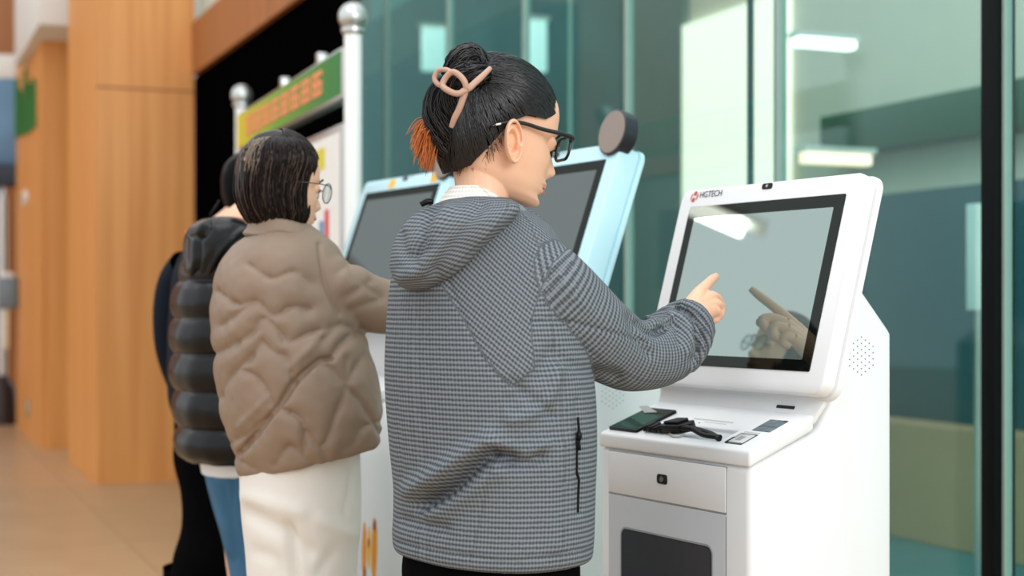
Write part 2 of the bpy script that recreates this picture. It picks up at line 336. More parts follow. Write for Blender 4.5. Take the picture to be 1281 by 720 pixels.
# ---------------------------------------------------------------- notice board with two ball-topped posts
def board():
    b0 = Vector(((441-640)/F_PX*5.6, 5.6, 0)); b1 = Vector(((302-640)/F_PX*7.7, 7.7, 0))
    L_ = (b1-b0).length; d = (b1-b0).normalized(); e = empty('notice_board', b0, math.atan2(d.y, d.x))   # local x runs away along the board
    tag(e, 'standing notice board with white ball topped posts and green header', 'notice board')
    mw = mat('post_white', rgb(238, 240, 238), .25, noise=.02); zt = CAM_H+(HOR_Y-40)/F_PX*5.6
    for x in (0, L_):
        tube('post', [(x, 0, 0), (x, 0, zt)], .033, mw, e, 20)
        v, f = tube_vf([(x, 0, zt-.01), (x, 0, zt), (x, 0, zt+.012), (x, 0, zt+.014)], [.036, .044, .044, .025], 20); mesh('collar', v, f, M_STEEL, e, True, .6)
        n = 10; v, f = tube_vf([(x, 0, zt+.055-.055*math.cos(math.pi*k/n)) for k in range(n+1)], [max(.0015, .055*math.sin(math.pi*k/n)) for k in range(n+1)], 20); mesh('ball_finial', v, f, M_STEEL, e, True)
        tube('foot', [(x, -.28, .02), (x, .28, .02)], .02, M_STEEL, e, 10)
    z0, z1 = CAM_H+(HOR_Y-117)/F_PX*5.63, CAM_H+(HOR_Y-62)/F_PX*5.63
    hd = box('header_frame', .05, L_-.05, -.03, .03, z0-.012, z1+.012, M_STEEL, e, .005)
    def header_mat():
        m = bpy.data.materials.new('header_print'); m.use_nodes = True; nt = m.node_tree; b = nt.nodes['Principled BSDF']; L = nt.links.new
        tc = nt.nodes.new('ShaderNodeTexCoord'); sx = nt.nodes.new('ShaderNodeSeparateXYZ'); r = nt.nodes.new('ShaderNodeValToRGB'); mr = nt.nodes.new('ShaderNodeMapRange')
        mr.inputs[1].default_value = 0; mr.inputs[2].default_value = L_
        L(tc.outputs['Object'], sx.inputs[0]); L(sx.outputs['X'], mr.inputs[0]); L(mr.outputs[0], r.inputs[0]); L(r.outputs[0], b.inputs['Base Color'])
        els = r.color_ramp.elements; els[0].position = .1; els[0].color = rgb(30, 132, 66); els[1].position = .95; els[1].color = rgb(226, 206, 40)
        k = els.new(.55); k.color = rgb(112, 176, 60); b.inputs['Roughness'].default_value = .4; return m
    hm = header_mat()
    for y in (-.034, .031): box('header_panel', .06, L_-.06, y, y+.003, z0, z1, hm, e)
    mo = mat('header_lettering', rgb(236, 150, 100), .5, noise=.05)
    n = 8
    for i in range(n):                                    # blurred orange characters, one block of strokes each
        xa = .34+i*(L_-.62)/n; w_ = (L_-.62)/n*.8; mb = MB(); h0, h1 = z0+.035, z1-.03
        mb.box(xa, xa+w_, .034, .037, h1-.02, h1); mb.box(xa, xa+w_, .034, .037, (h0+h1)/2-.01, (h0+h1)/2+.01); mb.box(xa, xa+w_, .034, .037, h0, h0+.02)
        mb.box(xa+w_*.4, xa+w_*.6, .034, .038, h0, h1); mb.box(xa, xa+w_*.16, .034, .038, h0, h1 if i % 2 else (h0+h1)/2); mb.box(xa+w_*.84, xa+w_, .034, .038, h0, h1)
        mb.build('character', mo, e)
        mb2 = MB(); mb2.v = [(x, -y-.003, z) for x, y, z in mb.v]; mb2.f = mb.f; mb2.build('character', mo, e)
    for x in (.5, 1.2): box('hook', x-.02, x+.02, -.02, .02, z1+.01, z1+.06, M_STEEL, e, .005)
    zp = CAM_H+(HOR_Y-165)/F_PX*5.7
    box('poster_frame', .07, L_-.07, -.022, .022, .55, zp+.03, M_STEEL, e, .004)
    mp_ = mat('poster_white', rgb(244, 244, 240), .5, noise=.03)
    mc_ = [mat('poster_yellow', rgb(226, 214, 70), .5, noise=.05), mat('poster_blue', rgb(60, 140, 190), .5, noise=.05), mat('poster_red', rgb(216, 78, 80), .5, noise=.05)]
    for s_ in (-1, 1):
        po = box('poster', .1, L_-.1, *sorted((s_*.023, s_*.026)), .58, zp, mp_, e)
        for (xa, xb, za, zb, k) in ((.33, .47, 1.745, 1.83, 0), (.355, .42, 1.46, 1.545, 1), (.265, .335, 1.46, 1.585, 2), (1.1, 1.6, 1.3, 1.7, 1)):
            box('print_patch', xa, xb, *sorted((s_*.026, s_*.0275)), za, zb, mc_[k], po)
        for k in range(5): box('print_line', .6, 1.0, *sorted((s_*.026, s_*.0275)), zp-.7-.1*k, zp-.68-.1*k, mat('print_grey', rgb(140, 150, 150), .6, noise=.05), po)
board()
# ------------------------------------------------------------------ self-service kiosks
KA = 1.028; KR = Vector((math.cos(KA), -math.sin(KA), 0)); KB = Vector((math.sin(KA), math.cos(KA), 0))
K1 = Vector((.449, 2.866, 0))-KR*.25
M_KW = mat('kiosk_white', rgb(231, 233, 234), .32, noise=.015, nscale=2)
M_KP = mat('kiosk_panel_grey', rgb(190, 194, 197), .4, noise=.02, nscale=2)
M_KB = mat('kiosk_pale_blue', rgb(190, 230, 240), .35, noise=.015, nscale=2)
M_SEAM = mat('seam_grey', rgb(150, 156, 158), .6, noise=.05)
def screen_mat(name, emit, fac, tint, dark):
    m = bpy.data.materials.new(name); m.use_nodes = True; nt = m.node_tree; nt.nodes.clear(); L = nt.links.new
    o = nt.nodes.new('ShaderNodeOutputMaterial'); mx = nt.nodes.new('ShaderNodeMixShader'); p = nt.nodes.new('ShaderNodeBsdfPrincipled'); g = nt.nodes.new('ShaderNodeBsdfGlossy')
    p.inputs['Base Color'].default_value = dark; p.inputs['Roughness'].default_value = .6; p.inputs['Specular IOR Level'].default_value = 0; p.inputs['Emission Color'].default_value = emit; p.inputs['Emission Strength'].default_value = 1
    tc = nt.nodes.new('ShaderNodeTexCoord'); n = nt.nodes.new('ShaderNodeTexNoise'); n.inputs['Scale'].default_value = 3
    r = nt.nodes.new('ShaderNodeMapRange'); r.inputs[3].default_value = .9; r.inputs[4].default_value = 1.1
    L(tc.outputs['Object'], n.inputs['Vector']); L(n.outputs['Fac'], r.inputs[0]); L(r.outputs[0], p.inputs['Emission Strength'])
    g.inputs[0].default_value = tint; g.inputs['Roughness'].default_value = .015; mx.inputs[0].default_value = fac
    L(p.outputs[0], mx.inputs[1]); L(g.outputs[0], mx.inputs[2]); L(mx.outputs[0], o.inputs[0]); return m
M_DISP = screen_mat('touch_display', (.07, .092, .084, 1), .30, (.82, 1, .94, 1), (.03, .035, .035, 1))
M_DISP2 = screen_mat('dim_display', (.03, .036, .035, 1), .10, (.9, 1, .97, 1), (.03, .035, .035, 1))
M_GBLK = screen_mat('black_screen_glass', (0, 0, 0, 1), .036, (.9, 1, .92, 1), (.004, .005, .004, 1))
def prism_yz(prof, x0, x1):                       # profile in (y,z) extruded across x
    n = len(prof); return MB().add([(x0, y, z) for y, z in prof]+[(x1, y, z) for y, z in prof], ring_faces(2, n))
DECK_T = math.atan2(.066, .167)
def kiosk(k, label, mw, mb_, dz=0.0, tilt=.27, gh=.362, disc=False, detail=True, gcy=.198, mpanel=None, D=.371, thick=0.0, low=False):
    K = empty('self_service_kiosk', k, -KA); tag(K, label, 'kiosk', 'self-service kiosks along the glass wall')
    zt = 1.162+dz; gz = 1.263+dz
    # cabinet: front plane y=0, deck step, neck, sloped head
    prof = [(0, .04), (0, .911), (.15, .965), (.172, .972), (.222, 1.06), (gcy+.035, gz-.02), (gcy+.06, gz+.02), (D, zt), (D, .04)]
    if low: prof = [(0, .04), (0, .911), (.15, .965), (.172, .972), (.222, 1.06), (gcy+.035, 1.17), (gcy+.09, 1.17), (D, 1.08), (D, .04)]
    body = prism_yz(prof, -.25, .25); bo = body.build('cabinet', mw, K, bevel=.014, seg=3)
    box('plinth', -.235, .235, .015, D-.011, 0, .045, mat('plinth_grey', rgb(90, 94, 96), .5, noise=.05), K)
    # deck: a tilted tray with a sunken recess, front lip .03 high
    D = empty('deck_frame', (0, 0, .942))
    dm = Matrix.Translation((0, 0, .942))@Matrix.Rotation(DECK_T, 4, 'X')
    bpy.data.objects.remove(D)
    w2, d1, th = .2515, .172, .031
    if detail: rx0, rx1, ry0, ry1, rd = -.02, .128, .028, .078, .012
    else: rx0, rx1, ry0, ry1, rd = -.02, .128, .028, .078, .006
    X = [-w2, rx0, rx1, w2]; Y = [-.002, ry0, ry1, d1]
    v = [(x, y, 0) for y in Y for x in X]; f = []
    for j in range(3):
        for i in range(3):
            if (i, j) != (1, 1): f.append((j*4+i, j*4+i+1, j*4+i+5, j*4+i+4))
    n = len(v); v += [(x, y-th*math.sin(DECK_T), -th*math.cos(DECK_T)) for y in (Y[0], Y[3]) for x in (X[0], X[3])]
    f += [(0, n, n+1, 3, 2, 1), (12, 13, 14, 15, n+3, n+2), (0, 4, 8, 12, n+2, n), (3, n+1, n+3, 15, 11, 7), (n, n+2, n+3, n+1)]
    n = len(v); v += [(rx0, ry0, -rd), (rx1, ry0, -rd), (rx1, ry1, -rd), (rx0, ry1, -rd)]
    f += [(5, 6, n+1, n), (6, 10, n+2, n+1), (10, 9, n+3, n+2), (9, 5, n, n+3), (n, n+1, n+2, n+3)]
    mbx = MB().add(v, f); dk = mbx.build('deck', mw, K, bevel=.009, seg=3); dk.matrix_local = dm
    def on_deck(name, x0, x1, y0, y1, h, m, bev=.001, par=dk, z=0): return box(name, x0, x1, y0, y1, z-.0005, z+h, m, par, bev)
    # neck panel between deck and screen, flaring to the bezel
    nb, nt_ = .2505, .278
    ztop = gz-(gh/2+.043)*math.cos(tilt)+.03; ytop = gcy-(gh/2+.03)*math.sin(tilt)+.055
    nv = [(-nb, .150, .985), (nb, .150, .985), (nt_, ytop, ztop), (-nt_, ytop, ztop), (-nb, .165, .985), (nb, .165, .985), (nt_, ytop+.02, ztop), (-nt_, ytop+.02, ztop)]
    neck = MB().add(nv, [(0, 1, 2, 3), (1, 5, 6, 2), (5, 4, 7, 6), (4, 0, 3, 7), (3, 2, 6, 7), (0, 4, 5, 1)]).build('neck_panel', mw, K, bevel=.006, seg=2)
    # screen head
    S = Matrix.Translation((0, gcy, gz))@Matrix.Rotation(-tilt, 4, 'X')      # local x right, z up the screen, -y toward the user
    bwid, bhei = .585, gh+.086
    v, f = slab_vf(bwid, bhei, .026, [(.006, .0), (.002, .0015), (0, .006), (0, .030+thick), (.0045, .0325+thick), (.0045, .034+thick), (-.003, .036+thick), (-.004, .039+thick), (-.004, .048+thick), (.004, .054+thick), (.05, .075+thick)], 7)
    bz = MB().add(v, f).build('screen_bezel', mb_, K, smooth=True, sharp=.5); bz.matrix_local = S
    v, f = slab_vf(.499, gh, .004, [(0, .001), (0, -.0012), (.0008, -.002)], 3)
    gl = MB().add(v, f).build('screen_glass', M_GBLK, K); gl.matrix_local = S
    v, f = slab_vf(.446, gh-.05, .002, [(0, -.001), (0, -.0024)], 2)
    di = MB().add(v, f).build('display', M_DISP if detail else M_DISP2, gl); di.location = (0, 0, -.002)
    # camera window above the screen
    v, f = slab_vf(.033, .013, .005, [(0, .001), (0, -.001), (.001, -.002)], 4); cw = MB().add(v, f).build('camera_window', M_BLK, bz); cw.location = (.003, 0, gh/2+.0325)
    v, f = tube_vf([(0, -.0015, 0), (0, -.0028, 0)], [.0038, .003], 12); mesh('lens', v, f, mat('lens_grey', rgb(170, 174, 178), .2, noise=.02), cw, True, .6)
    # front: drawer, lower door with dark window
    seam = MB()
    dr = MB().box(-.214, .18, -.0025, .004, .8175, .905).build('drawer', mw, K, bevel=.0015)
    v, f = slab_vf(.034, .020, .006, [(0, .002), (.0, -.0035), (.001, -.0045)], 5); lk = MB().add(v, f).build('lock', M_BLK, dr); lk.location = (-.022, 0, .863)
    v, f = tube_vf([(0, -.004, 0), (0, -.006, 0)], [.006, .0055], 14); lc = mesh('keyway', v, f, mat('key_brass', rgb(120, 112, 100), .3, metal=.8, noise=.05), lk, True, .6)
    box('shadow_gap', -.2155, .1815, -.0008, .003, .8135, .9065, M_SEAM, K)
    box('side_seam', .1795, .1815, -.0012, .003, .06, .811, M_SEAM, K)
    dp = MB().box(-.214, .1785, -.0022, .004, .07, .8115).build('lower_door', mpanel or M_KP, K, bevel=.0015)
    v, f = slab_vf(.304, .26, .016, [(0, .002), (0, -.003), (.002, -.004)], 6); wi = MB().add(v, f).build('dark_window', mat('smoked_window', (.016, .02, .028, 1), .2, spec=.3, noise=.2, nscale=30), dp); wi.location = (-.014, 0, .616)
    v, f = slab_vf(.312, .268, .02, [(0, .002), (0, -.0028)], 6); wr = MB().add(v, f).build('window_rim', mat('rim_grey', rgb(150, 154, 156), .4, noise=.03), dp); wr.location = (-.014, 0, .616)
    # speaker holes on the right cheek
    hm = MB()
    for i in range(-3, 4):
        for j in range(-3, 4):
            y, z = .0105*(i), .0125*(j+(.5 if i % 2 else 0))
            if abs(y) < .036 and y*y+z*z*.75 < .036**2:
                vv, ff = tube_vf([(.2495, .285+y, (1.117 if not low else 1.0)+z), (.2507, .285+y, (1.117 if not low else 1.0)+z)], .0014, 6); hm.add(vv, ff)
    sp_ = hm.build('speaker_holes', mat('hole_grey', rgb(96, 104, 106), .8, noise=.05), K); tag(sp_, kind='stuff')
    if detail:
        m_id = mat('reader_glass', rgb(92, 106, 116), .15, noise=.1, nscale=40)
        rd_ = on_deck('card_reader', .165, .218, .082, .134, .0015, m_id)
        on_deck('reader_band', .1655, .2175, .101, .104, .002, mat('reader_dark', rgb(60, 72, 80), .3, noise=.05), par=rd_)
        on_deck('reader_corner', .206, .2175, .128, .1335, .002, M_BLK, par=rd_)
        fp = on_deck('fingerprint_pad', .152, .202, .02, .066, .0015, mat('pad_frame', rgb(60, 62, 64), .3, noise=.05))
        on_deck('pad_plate', .158, .200, .024, .060, .0028, mat('pad_silver', rgb(206, 206, 204), .25, noise=.05), par=fp)
        on_deck('pad_sensor', .170, .186, .032, .050, .0035, mat('pad_sensor_grey', rgb(150, 150, 146), .3, noise=.1), par=fp)  # plain grey sensor face without emission
        on_deck('pad_mark', .152, .160, .02, .045, .003, M_BLK, par=fp)
        gp = mat('print_pale_grey', rgb(176, 178, 176), .6, noise=.05)
        for k in range(14): on_deck('print_mark', -.045+k*.0092, -.0385+k*.0092, .103, .108, .0004, gp, 0)
        on_deck('print_line', .0, .07, .095, .0965, .0004, gp, 0); on_deck('print_dot', -.012, -.007, .088, .091, .0004, mat('print_blue', rgb(70, 110, 130), .6, noise=.05), 0)
        for k in range(6): on_deck('print_mark', .153+k*.008, .159+k*.008, .071, .075, .0004, gp, 0)
        tr = on_deck('tray_floor', rx0+.001, rx1-.001, ry0+.001, ry1-.001, .001, mat('tray_blue_grey', rgb(204, 214, 220), .4, noise=.03), 0, z=-rd)
        # card slot in the neck
        tl = math.atan2(ytop-.15, ztop-.985)
        ns = empty('tmp'); bpy.data.objects.remove(ns)
        NM = Matrix.Translation((0, .15, .985))@Matrix.Rotation(-tl, 4, 'X')
        def on_neck(name, x0, x1, z0, z1, h, m, par=neck): o = box(name, x0, x1, -h, .001, z0, z1, m, par); o.matrix_local = NM; return o
        cs = on_neck('card_slot', .137, .189, .030, .0365, .0015, M_BLK)
        on_neck('slot_arrow', .127, .1295, .0155, .020, .0006, mat('print_dark', rgb(60, 80, 84), .6, noise=.05))
        for k in range(9): on_neck('print_mark', .133+k*.0075, .138+k*.0075, .0155, .0205, .0005, gp)
        # logo and name on the bezel
        tx = text('brand_lettering', 'HGTECH', .0205, mat('letter_black', rgb(52, 52, 54), .5, noise=.05), bz, (-.1845, -.0006, gh/2+.027), (math.pi/2, 0, 0), sx=.97)
        mr_ = mat('logo_red', rgb(196, 62, 46), .5, noise=.05)
        def logo_piece(name, pts):
            n = len(pts); o = MB().add([(x, -.001, z) for x, z in pts]+[(x, .001, z) for x, z in pts], ring_faces(2, n)).build(name, mr_, bz); o.location = (-.2425, 0, gh/2+.0245)
        # a roundel split into a slanted H
        def arc(a0, a1, r, n=7): return [(r*math.cos(math.radians(a0+(a1-a0)*k/n)), r*math.sin(math.radians(a0+(a1-a0)*k/n))) for k in range(n+1)]
        r_ = .0125; sh = lambda pts: [(x+.22*z, z) for x, z in pts]
        logo_piece('logo_left', sh(arc(136, 224, r_)))
        logo_piece('logo_right', sh(arc(-44, 44, r_)))
        logo_piece('logo_top', sh(arc(68, 112, r_)+[(-.0042, .0028), (.0042, .0028)]))
        logo_piece('logo_bottom', sh(arc(248, 292, r_)+[(.0042, -.0028), (-.0042, -.0028)]))
    if disc:
        # face camera disc on the right upper corner of the screen head
        c = S@Vector((.262, -.004, gh/2+.066)); dm_ = Matrix.Translation(c)@Matrix.Rotation(-tilt*.6, 4, 'X')
        v, f = tube_vf([(0, -.012, 0), (0, -.010, 0), (0, .026, 0), (0, .030, 0)], [.055, .058, .058, .054], 40); dd = MB().add(v, f).build('camera_disc', mat('disc_black', (.012, .014, .02, 1), .3, noise=.05), K, smooth=True, sharp=.6); dd.matrix_local = dm_
        v, f = tube_vf([(0, -.0115, 0), (0, -.0135, 0)], [.054, .053], 40); mesh('disc_face', v, f, mat('disc_taupe', rgb(136, 122, 112), .4, noise=.04), dd, True, .6)
        v, f = slab_vf(.05, .09, .01, [(0, .006), (0, .03)], 4); br = MB().add(v, f).build('disc_bracket', mb_, K, smooth=True, sharp=.5); br.matrix_local = S@Matrix.Translation((.262, .0, gh/2+.03))
        gp2 = mat('print_pale_grey', rgb(176, 178, 176), .6, noise=.05)
        for k in range(7): o = box('print_mark', -.02+k*.012, -.012+k*.012, -.0006, .001, gh/2+.034, gh/2+.038, gp2, bz)
    return K, S, dk, dm
kiosk1, S1, dk1, dm1 = kiosk(K1, 'white kiosk nearest the camera that the woman in grey points at', M_KW, M_KW)
K2 = K1-KR*.86; K3 = K1-KR*1.72
kiosk2, S2, _, _ = kiosk(K2, 'kiosk with pale blue screen head and black camera disc beside the nearest kiosk', M_KW, M_KB, dz=.125, tilt=.34, gh=.40, disc=True, detail=False, gcy=.20, D=.44, thick=.03, low=True)
kiosk3, S3, _, _ = kiosk(K3, 'farthest kiosk, mostly hidden between the woman in brown and the woman in grey', M_KW, M_KB, dz=.125, tilt=.34, gh=.40, disc=True, detail=False, gcy=.20, D=.44, thick=.03, low=True)
# ------------------------------------------------------------------ things lying on the nearest deck
def on1(x, y, h): return kiosk1.matrix_world@(dm1@Vector((x, y, h)))
bpy.context.view_layer.update()
W1 = kiosk1.matrix_world@dm1
def deck_thing(name, x, y, h, label, cat, rz=0):
    e = empty(name); e.matrix_world = W1@Matrix.Translation((x, y, h))@Matrix.Rotation(rz, 4, 'Z'); tag(e, label, cat); return e
e = deck_thing('signature_pad', -.181, .070, .0008, 'black glass signature pad lying at the left of the kiosk deck', 'tablet', 0)
v, f = slab_vf(.103, .108, .004, [(0, 0), (0, .005), (.0008, .0058)], 4); v = [(x+.09*z, z, y) for x, y, z in v]; MB().add(v, f).build('casing', M_BLK, e, smooth=True, sharp=.5)
v, f = slab_vf(.088, .084, .002, [(0, .0055), (0, .0063)], 3); v = [(x+.09*(z-.006)-.001, z-.006, y) for x, y, z in v]
MB().add(v, f).build('pad_glass', screen_mat('pad_glass', (.004, .006, .005, 1), .10, (.8, 1, .85, 1), (.01, .016, .012, 1)), e)
c = deck_thing('glass_card', -.208, .106, .008, 'small grey card resting on the black signature pad', 'card', .0)
MB().add([(-.037, .007, .004), (-.013, .012, .005), (.045, -.006, .001), (.005, -.012, -.0005), (-.037, .007, .005), (-.013, .012, .006), (.045, -.006, .002), (.005, -.012, .0005)], ring_faces(2, 4)).build('card_sheet', mat('card_grey', rgb(146, 146, 142), .3, noise=.08), c)
# hand scanner with coiled strap lying across the recess
e = deck_thing('barcode_scanner', .0, .045, .0, 'black barcode scanner with ribbed cable lying across the kiosk tray', 'scanner', 0)
def flatbox(name, pts, z0, z1, m, par): n = len(pts); return MB().add([(x, y, z0) for x, y in pts]+[(x, y, z1) for x, y in pts], ring_faces(2, n)).build(name, m, par, bevel=.002, seg=2)
flatbox('body', [(-.06, -.022), (-.045, .004), (.012, .02), (.022, .004), (.0, -.014)], .002, .020, M_BLK, e)
flatbox('clip', [(-.052, -.012), (-.03, .012), (.0, .016), (-.01, -.008)], .019, .026, M_BLK, e)
for k in range(7): 
    x = -.118+k*.0095; flatbox('cable_rib', [(x, -.024+.003*(k % 2)), (x+.007, -.022), (x+.013, .0), (x+.006, .002)], .0015, .014+.003*(k % 2), M_BLK, e)
tube('cable_core', [(-.12, -.012, .007), (-.09, -.012, .007), (-.055, -.008, .008)], .006, M_BLK, e, 8)
tube('strap', [(.0, -.006, .012), (.03, -.004, .012), (.07, -.012, .006), (.125, -.012, .004)], [.008, .007, .006, .006], M_BLK, e, 8, 16, flat=.9)
tube('strap', [(.01, .002, .010), (.05, -.0, .008), (.1, -.006, .003), (.128, -.018, .003)], [.006, .006, .006, .006], M_BLK, e, 8, 16, flat=.9)
tube('buckle', [(-.03, -.02, .003), (-.01, -.027, .003), (.014, -.024, .003)], .003, M_STEEL, e, 8, 10)
# small black lock box on the side of the second kiosk
bx_ = kiosk2
box('black_latch', .2495, .262, .085, .115, .815, .86, M_BLK, kiosk2, .003)
box('blue_strip', .2, .2515, -.003, .05, .05, .75, mat('strip_cyan', rgb(160, 226, 240), .4, noise=.03), kiosk2, .004)

# orange and yellow abstract decal on the side of the farthest kiosk, yellow stickers on its screen head
mo_ = [mat('decal_orange', rgb(238, 150, 30), .5, noise=.1), mat('decal_yellow', rgb(244, 190, 60), .5, noise=.1), mat('decal_red', rgb(150, 60, 24), .5, noise=.1)]
for (y0, y1, z0, z1, k_) in ((.012, .026, .43, .60, 0), (.028, .040, .46, .585, 1), (.042, .060, .42, .61, 0), (.046, .056, .57, .60, 2), (.016, .024, .42, .47, 2), (.030, .036, .52, .55, 2)):
    n_ = 10; pts = [((y0+y1)/2+(y1-y0)/2*math.cos(a)*(1+.2*math.sin(2*a)), (z0+z1)/2+(z1-z0)/2*math.sin(a)) for a in np.linspace(0, 2*math.pi, n_, endpoint=False)]
    x_ = .2502+.0003*k_
    MB().add([(x_, y, z) for y, z in pts]+[(x_+.0006, y, z) for y, z in pts], ring_faces(2, n_)).build('decal', mo_[k_], kiosk3)
for c in kiosk3.children:
    if c.name.startswith('screen_bezel'):
        for x0 in (-.10, .18): box('yellow_sticker', x0, x0+.04, -.0008, .002, .206, .236, mo_[1], c)
# ------------------------------------------------------------------ people: tools
def vnoise(p, seed, scale):                      # smooth pseudo noise from a few rotated sines, p (...,3)
    r = np.random.default_rng(seed); o = 0
    for k in range(6):
        d = r.normal(size=3); d /= np.linalg.norm(d); o = o+np.sin((p@d)*scale*(.6+.9*r.random())+r.random()*6.28)/6
    return o
def grid_normals(G):
    du = np.roll(G, -1, 1)-np.roll(G, 1, 1); dv = np.gradient(G, axis=0)
    n = np.cross(du, dv); n /= np.linalg.norm(n, axis=2)[..., None]+1e-12
    c = G.mean(axis=1, keepdims=True)
    if (n*(G-c)).sum() < 0: n = -n
    return n
def to_px(V): return 640+F_PX*V[..., 0]/V[..., 1], HOR_Y-F_PX*(V[..., 2]-CAM_H)/V[..., 1]
def seg_dist(px, py, line):
    best = np.full(px.shape, 1e9)
    L = np.asarray(line, float)
    for a, b in zip(L[:-1], L[1:]):
        d = b-a; t = np.clip(((px-a[0])*d[0]+(py-a[1])*d[1])/(d@d+1e-9), 0, 1)
        best = np.minimum(best, np.hypot(px-a[0]-t*d[0], py-a[1]-t*d[1]))
    return best
def smooth_line(line, n=14):
    L = np.asarray(line, float)
    if len(L) < 3: return L
    return spl(np.arange(len(L)), L, np.linspace(0, len(L)-1, n))
def apply_folds(G, folds):
    """folds: (polyline in photo pixels, width px, height m); real relief pushed along the surface normal on the side seen in the photo"""
    n = grid_normals(G); px, py = to_px(G); d = np.zeros(px.shape)
    view = G-np.array([0, 0, CAM_H]); view = view/np.linalg.norm(view, axis=2)[..., None]
    w_ = np.clip(-(n*view).sum(2)*2.5, 0, 1)
    for line, wd, h in folds: d += h*np.exp(-(seg_dist(px, py, smooth_line(line))/wd)**2)
    return G+n*(d*w_)[..., None]
def quilt(G, lines, wd, h, keep=0):
    n = grid_normals(G); px, py = to_px(G); best = np.full(px.shape, 1e9)
    for l in lines: best = np.minimum(best, seg_dist(px, py, smooth_line(l)))
    fade = np.ones(len(G))[:, None]
    if keep: fade[-keep:, 0] = np.linspace(1, 0, keep)
    return G+n*((h*(1-np.exp(-best/wd))-h*.5)*fade)[..., None]
def body_rings(keys, nr, n, yaw, ratio, ex=2.3):
    """keys: (py, xl, xr, Y, lift px) rows of the photo; elliptical sections turned by yaw, wide axis = the body's left-right"""
    K_ = np.array([k if len(k) > 4 else tuple(k)+(0,) for k in keys], float)
    s = np.concatenate([[0], np.cumsum(np.hypot(np.diff(K_[:, 0]), .6*np.diff(K_[:, 2]-K_[:, 1])))])
    k = spl(s, K_, np.linspace(0, s[-1], nr))
    R_ = np.array([math.cos(yaw), -math.sin(yaw)]); F_ = np.array([math.sin(yaw), math.cos(yaw)])
    th = np.linspace(0, 2*np.pi, n, endpoint=False)
    c, sn = np.cos(th), np.sin(th); c = np.sign(c)*np.abs(c)**(2/ex); sn = np.sign(sn)*np.abs(sn)**(2/ex)
    unit = math.hypot(R_[0], ratio*F_[0]); G = np.zeros((nr, n, 3))
    hull = np.max(np.abs(c*R_[0]+sn*ratio*F_[0]))
    for i, (py, xl, xr, Y, lift) in enumerate(k):
        a = (xr-xl)/2/F_PX*Y/hull; cx = ((xl+xr)/2-640)/F_PX*Y
        G[i, :, 0] = cx+a*(c*R_[0]+sn*ratio*F_[0]); G[i, :, 1] = Y+a*(c*R_[1]+sn*ratio*F_[1])
        G[i, :, 2] = CAM_H+(HOR_Y-py)/F_PX*Y+lift/F_PX*Y*(G[i, :, 0]-cx)/max(a*hull, 1e-6)
    return G
def tube_grid(pts, rad, nr, n, flat=1.0):
    pts = np.array([tuple(p) for p in pts], float); rad = np.asarray(rad, float)
    s = np.concatenate([[0], np.cumsum(np.linalg.norm(np.diff(pts, axis=0), axis=1))]); t = np.linspace(0, s[-1], nr)
    p = spl(s, pts, t); r = spl(s, rad, t); _, N, B = frames(p); a = np.linspace(0, 2*np.pi, n, endpoint=False)
    return p[:, None]+r[:, None, None]*(np.cos(a)[None, :, None]*N[:, None]+flat*np.sin(a)[None, :, None]*B[:, None])
def grid_obj(name, G, m, parent=None, cap=(False, False), uvs=True):
    nr, n, _ = G.shape; f = ring_faces(nr, n, *cap)
    o = mesh(name, G.reshape(-1, 3), f, m, None, True)
    me = o.data
    if uvs:
        at = me.attributes.new('cloth', 'FLOAT2', 'POINT'); at.data.foreach_set('vector', grid_uv(G).ravel())
    bm = bmesh.new(); bm.from_mesh(me); bmesh.ops.recalc_face_normals(bm, faces=bm.faces); bm.to_mesh(me); bm.free()
    if parent is not None: attach(o, parent)
    return o
def attach(o, parent):
    o.parent = parent; o.matrix_parent_inverse = parent.matrix_world.inverted()
    return o
def remesh(parts, voxel, smooth=4):
    v = []; f = []
    for a, b in parts:
        n = len(v); v += [tuple(map(float, p)) for p in a]; f += [tuple(int(i)+n for i in q) for q in b]
    me = bpy.data.meshes.new('tmp'); me.from_pydata(v, [], f); me.update()
    bm = bmesh.new(); bm.from_mesh(me)
    bmesh.ops.recalc_face_normals(bm, faces=bm.faces); bm.to_mesh(me); bm.free()
    o = bpy.data.objects.new('tmp', me); COL.objects.link(o)
    r = o.modifiers.new('r', 'REMESH'); r.mode = 'VOXEL'; r.voxel_size = voxel
    if smooth: s = o.modifiers.new('s', 'SMOOTH'); s.iterations = smooth; s.factor = .5
    out = bpy.data.meshes.new_from_object(o.evaluated_get(bpy.context.evaluated_depsgraph_get()))
    bpy.data.objects.remove(o); bpy.data.meshes.remove(me); return out
def mesh_vf(me):
    v = np.zeros(len(me.vertices)*3); me.vertices.foreach_get('co', v)
    return v.reshape(-1, 3), [tuple(p.vertices) for p in me.polygons]
from mathutils.kdtree import KDTree
def vert_normals(me):
    n = np.zeros(len(me.vertices)*3); me.vertex_normals.foreach_get('vector', n); return n.reshape(-1, 3)
def relief(V, N, folds):
    px, py = to_px(V); d = np.zeros(len(V)); view = V-np.array([0, 0, CAM_H]); view = view/np.linalg.norm(view, axis=1)[:, None]
    w_ = np.clip(-(N*view).sum(1)*2.5, 0, 1)
    for line, wd, h in folds: d += h*np.exp(-(seg_dist(px, py, smooth_line(line))/wd)**2)
    return V+N*(d*w_)[:, None]
def grid_uv(G, tw=0.0):
    v = np.concatenate([[0], np.cumsum(np.linalg.norm(np.diff(G, axis=0), axis=2).mean(1))])
    per = np.linalg.norm(np.roll(G, -1, 1)-G, axis=2).sum(1).max(); n = G.shape[1]
    return np.stack(np.broadcast_arrays((per*np.arange(n)/n)[None], v[:, None]), -1)
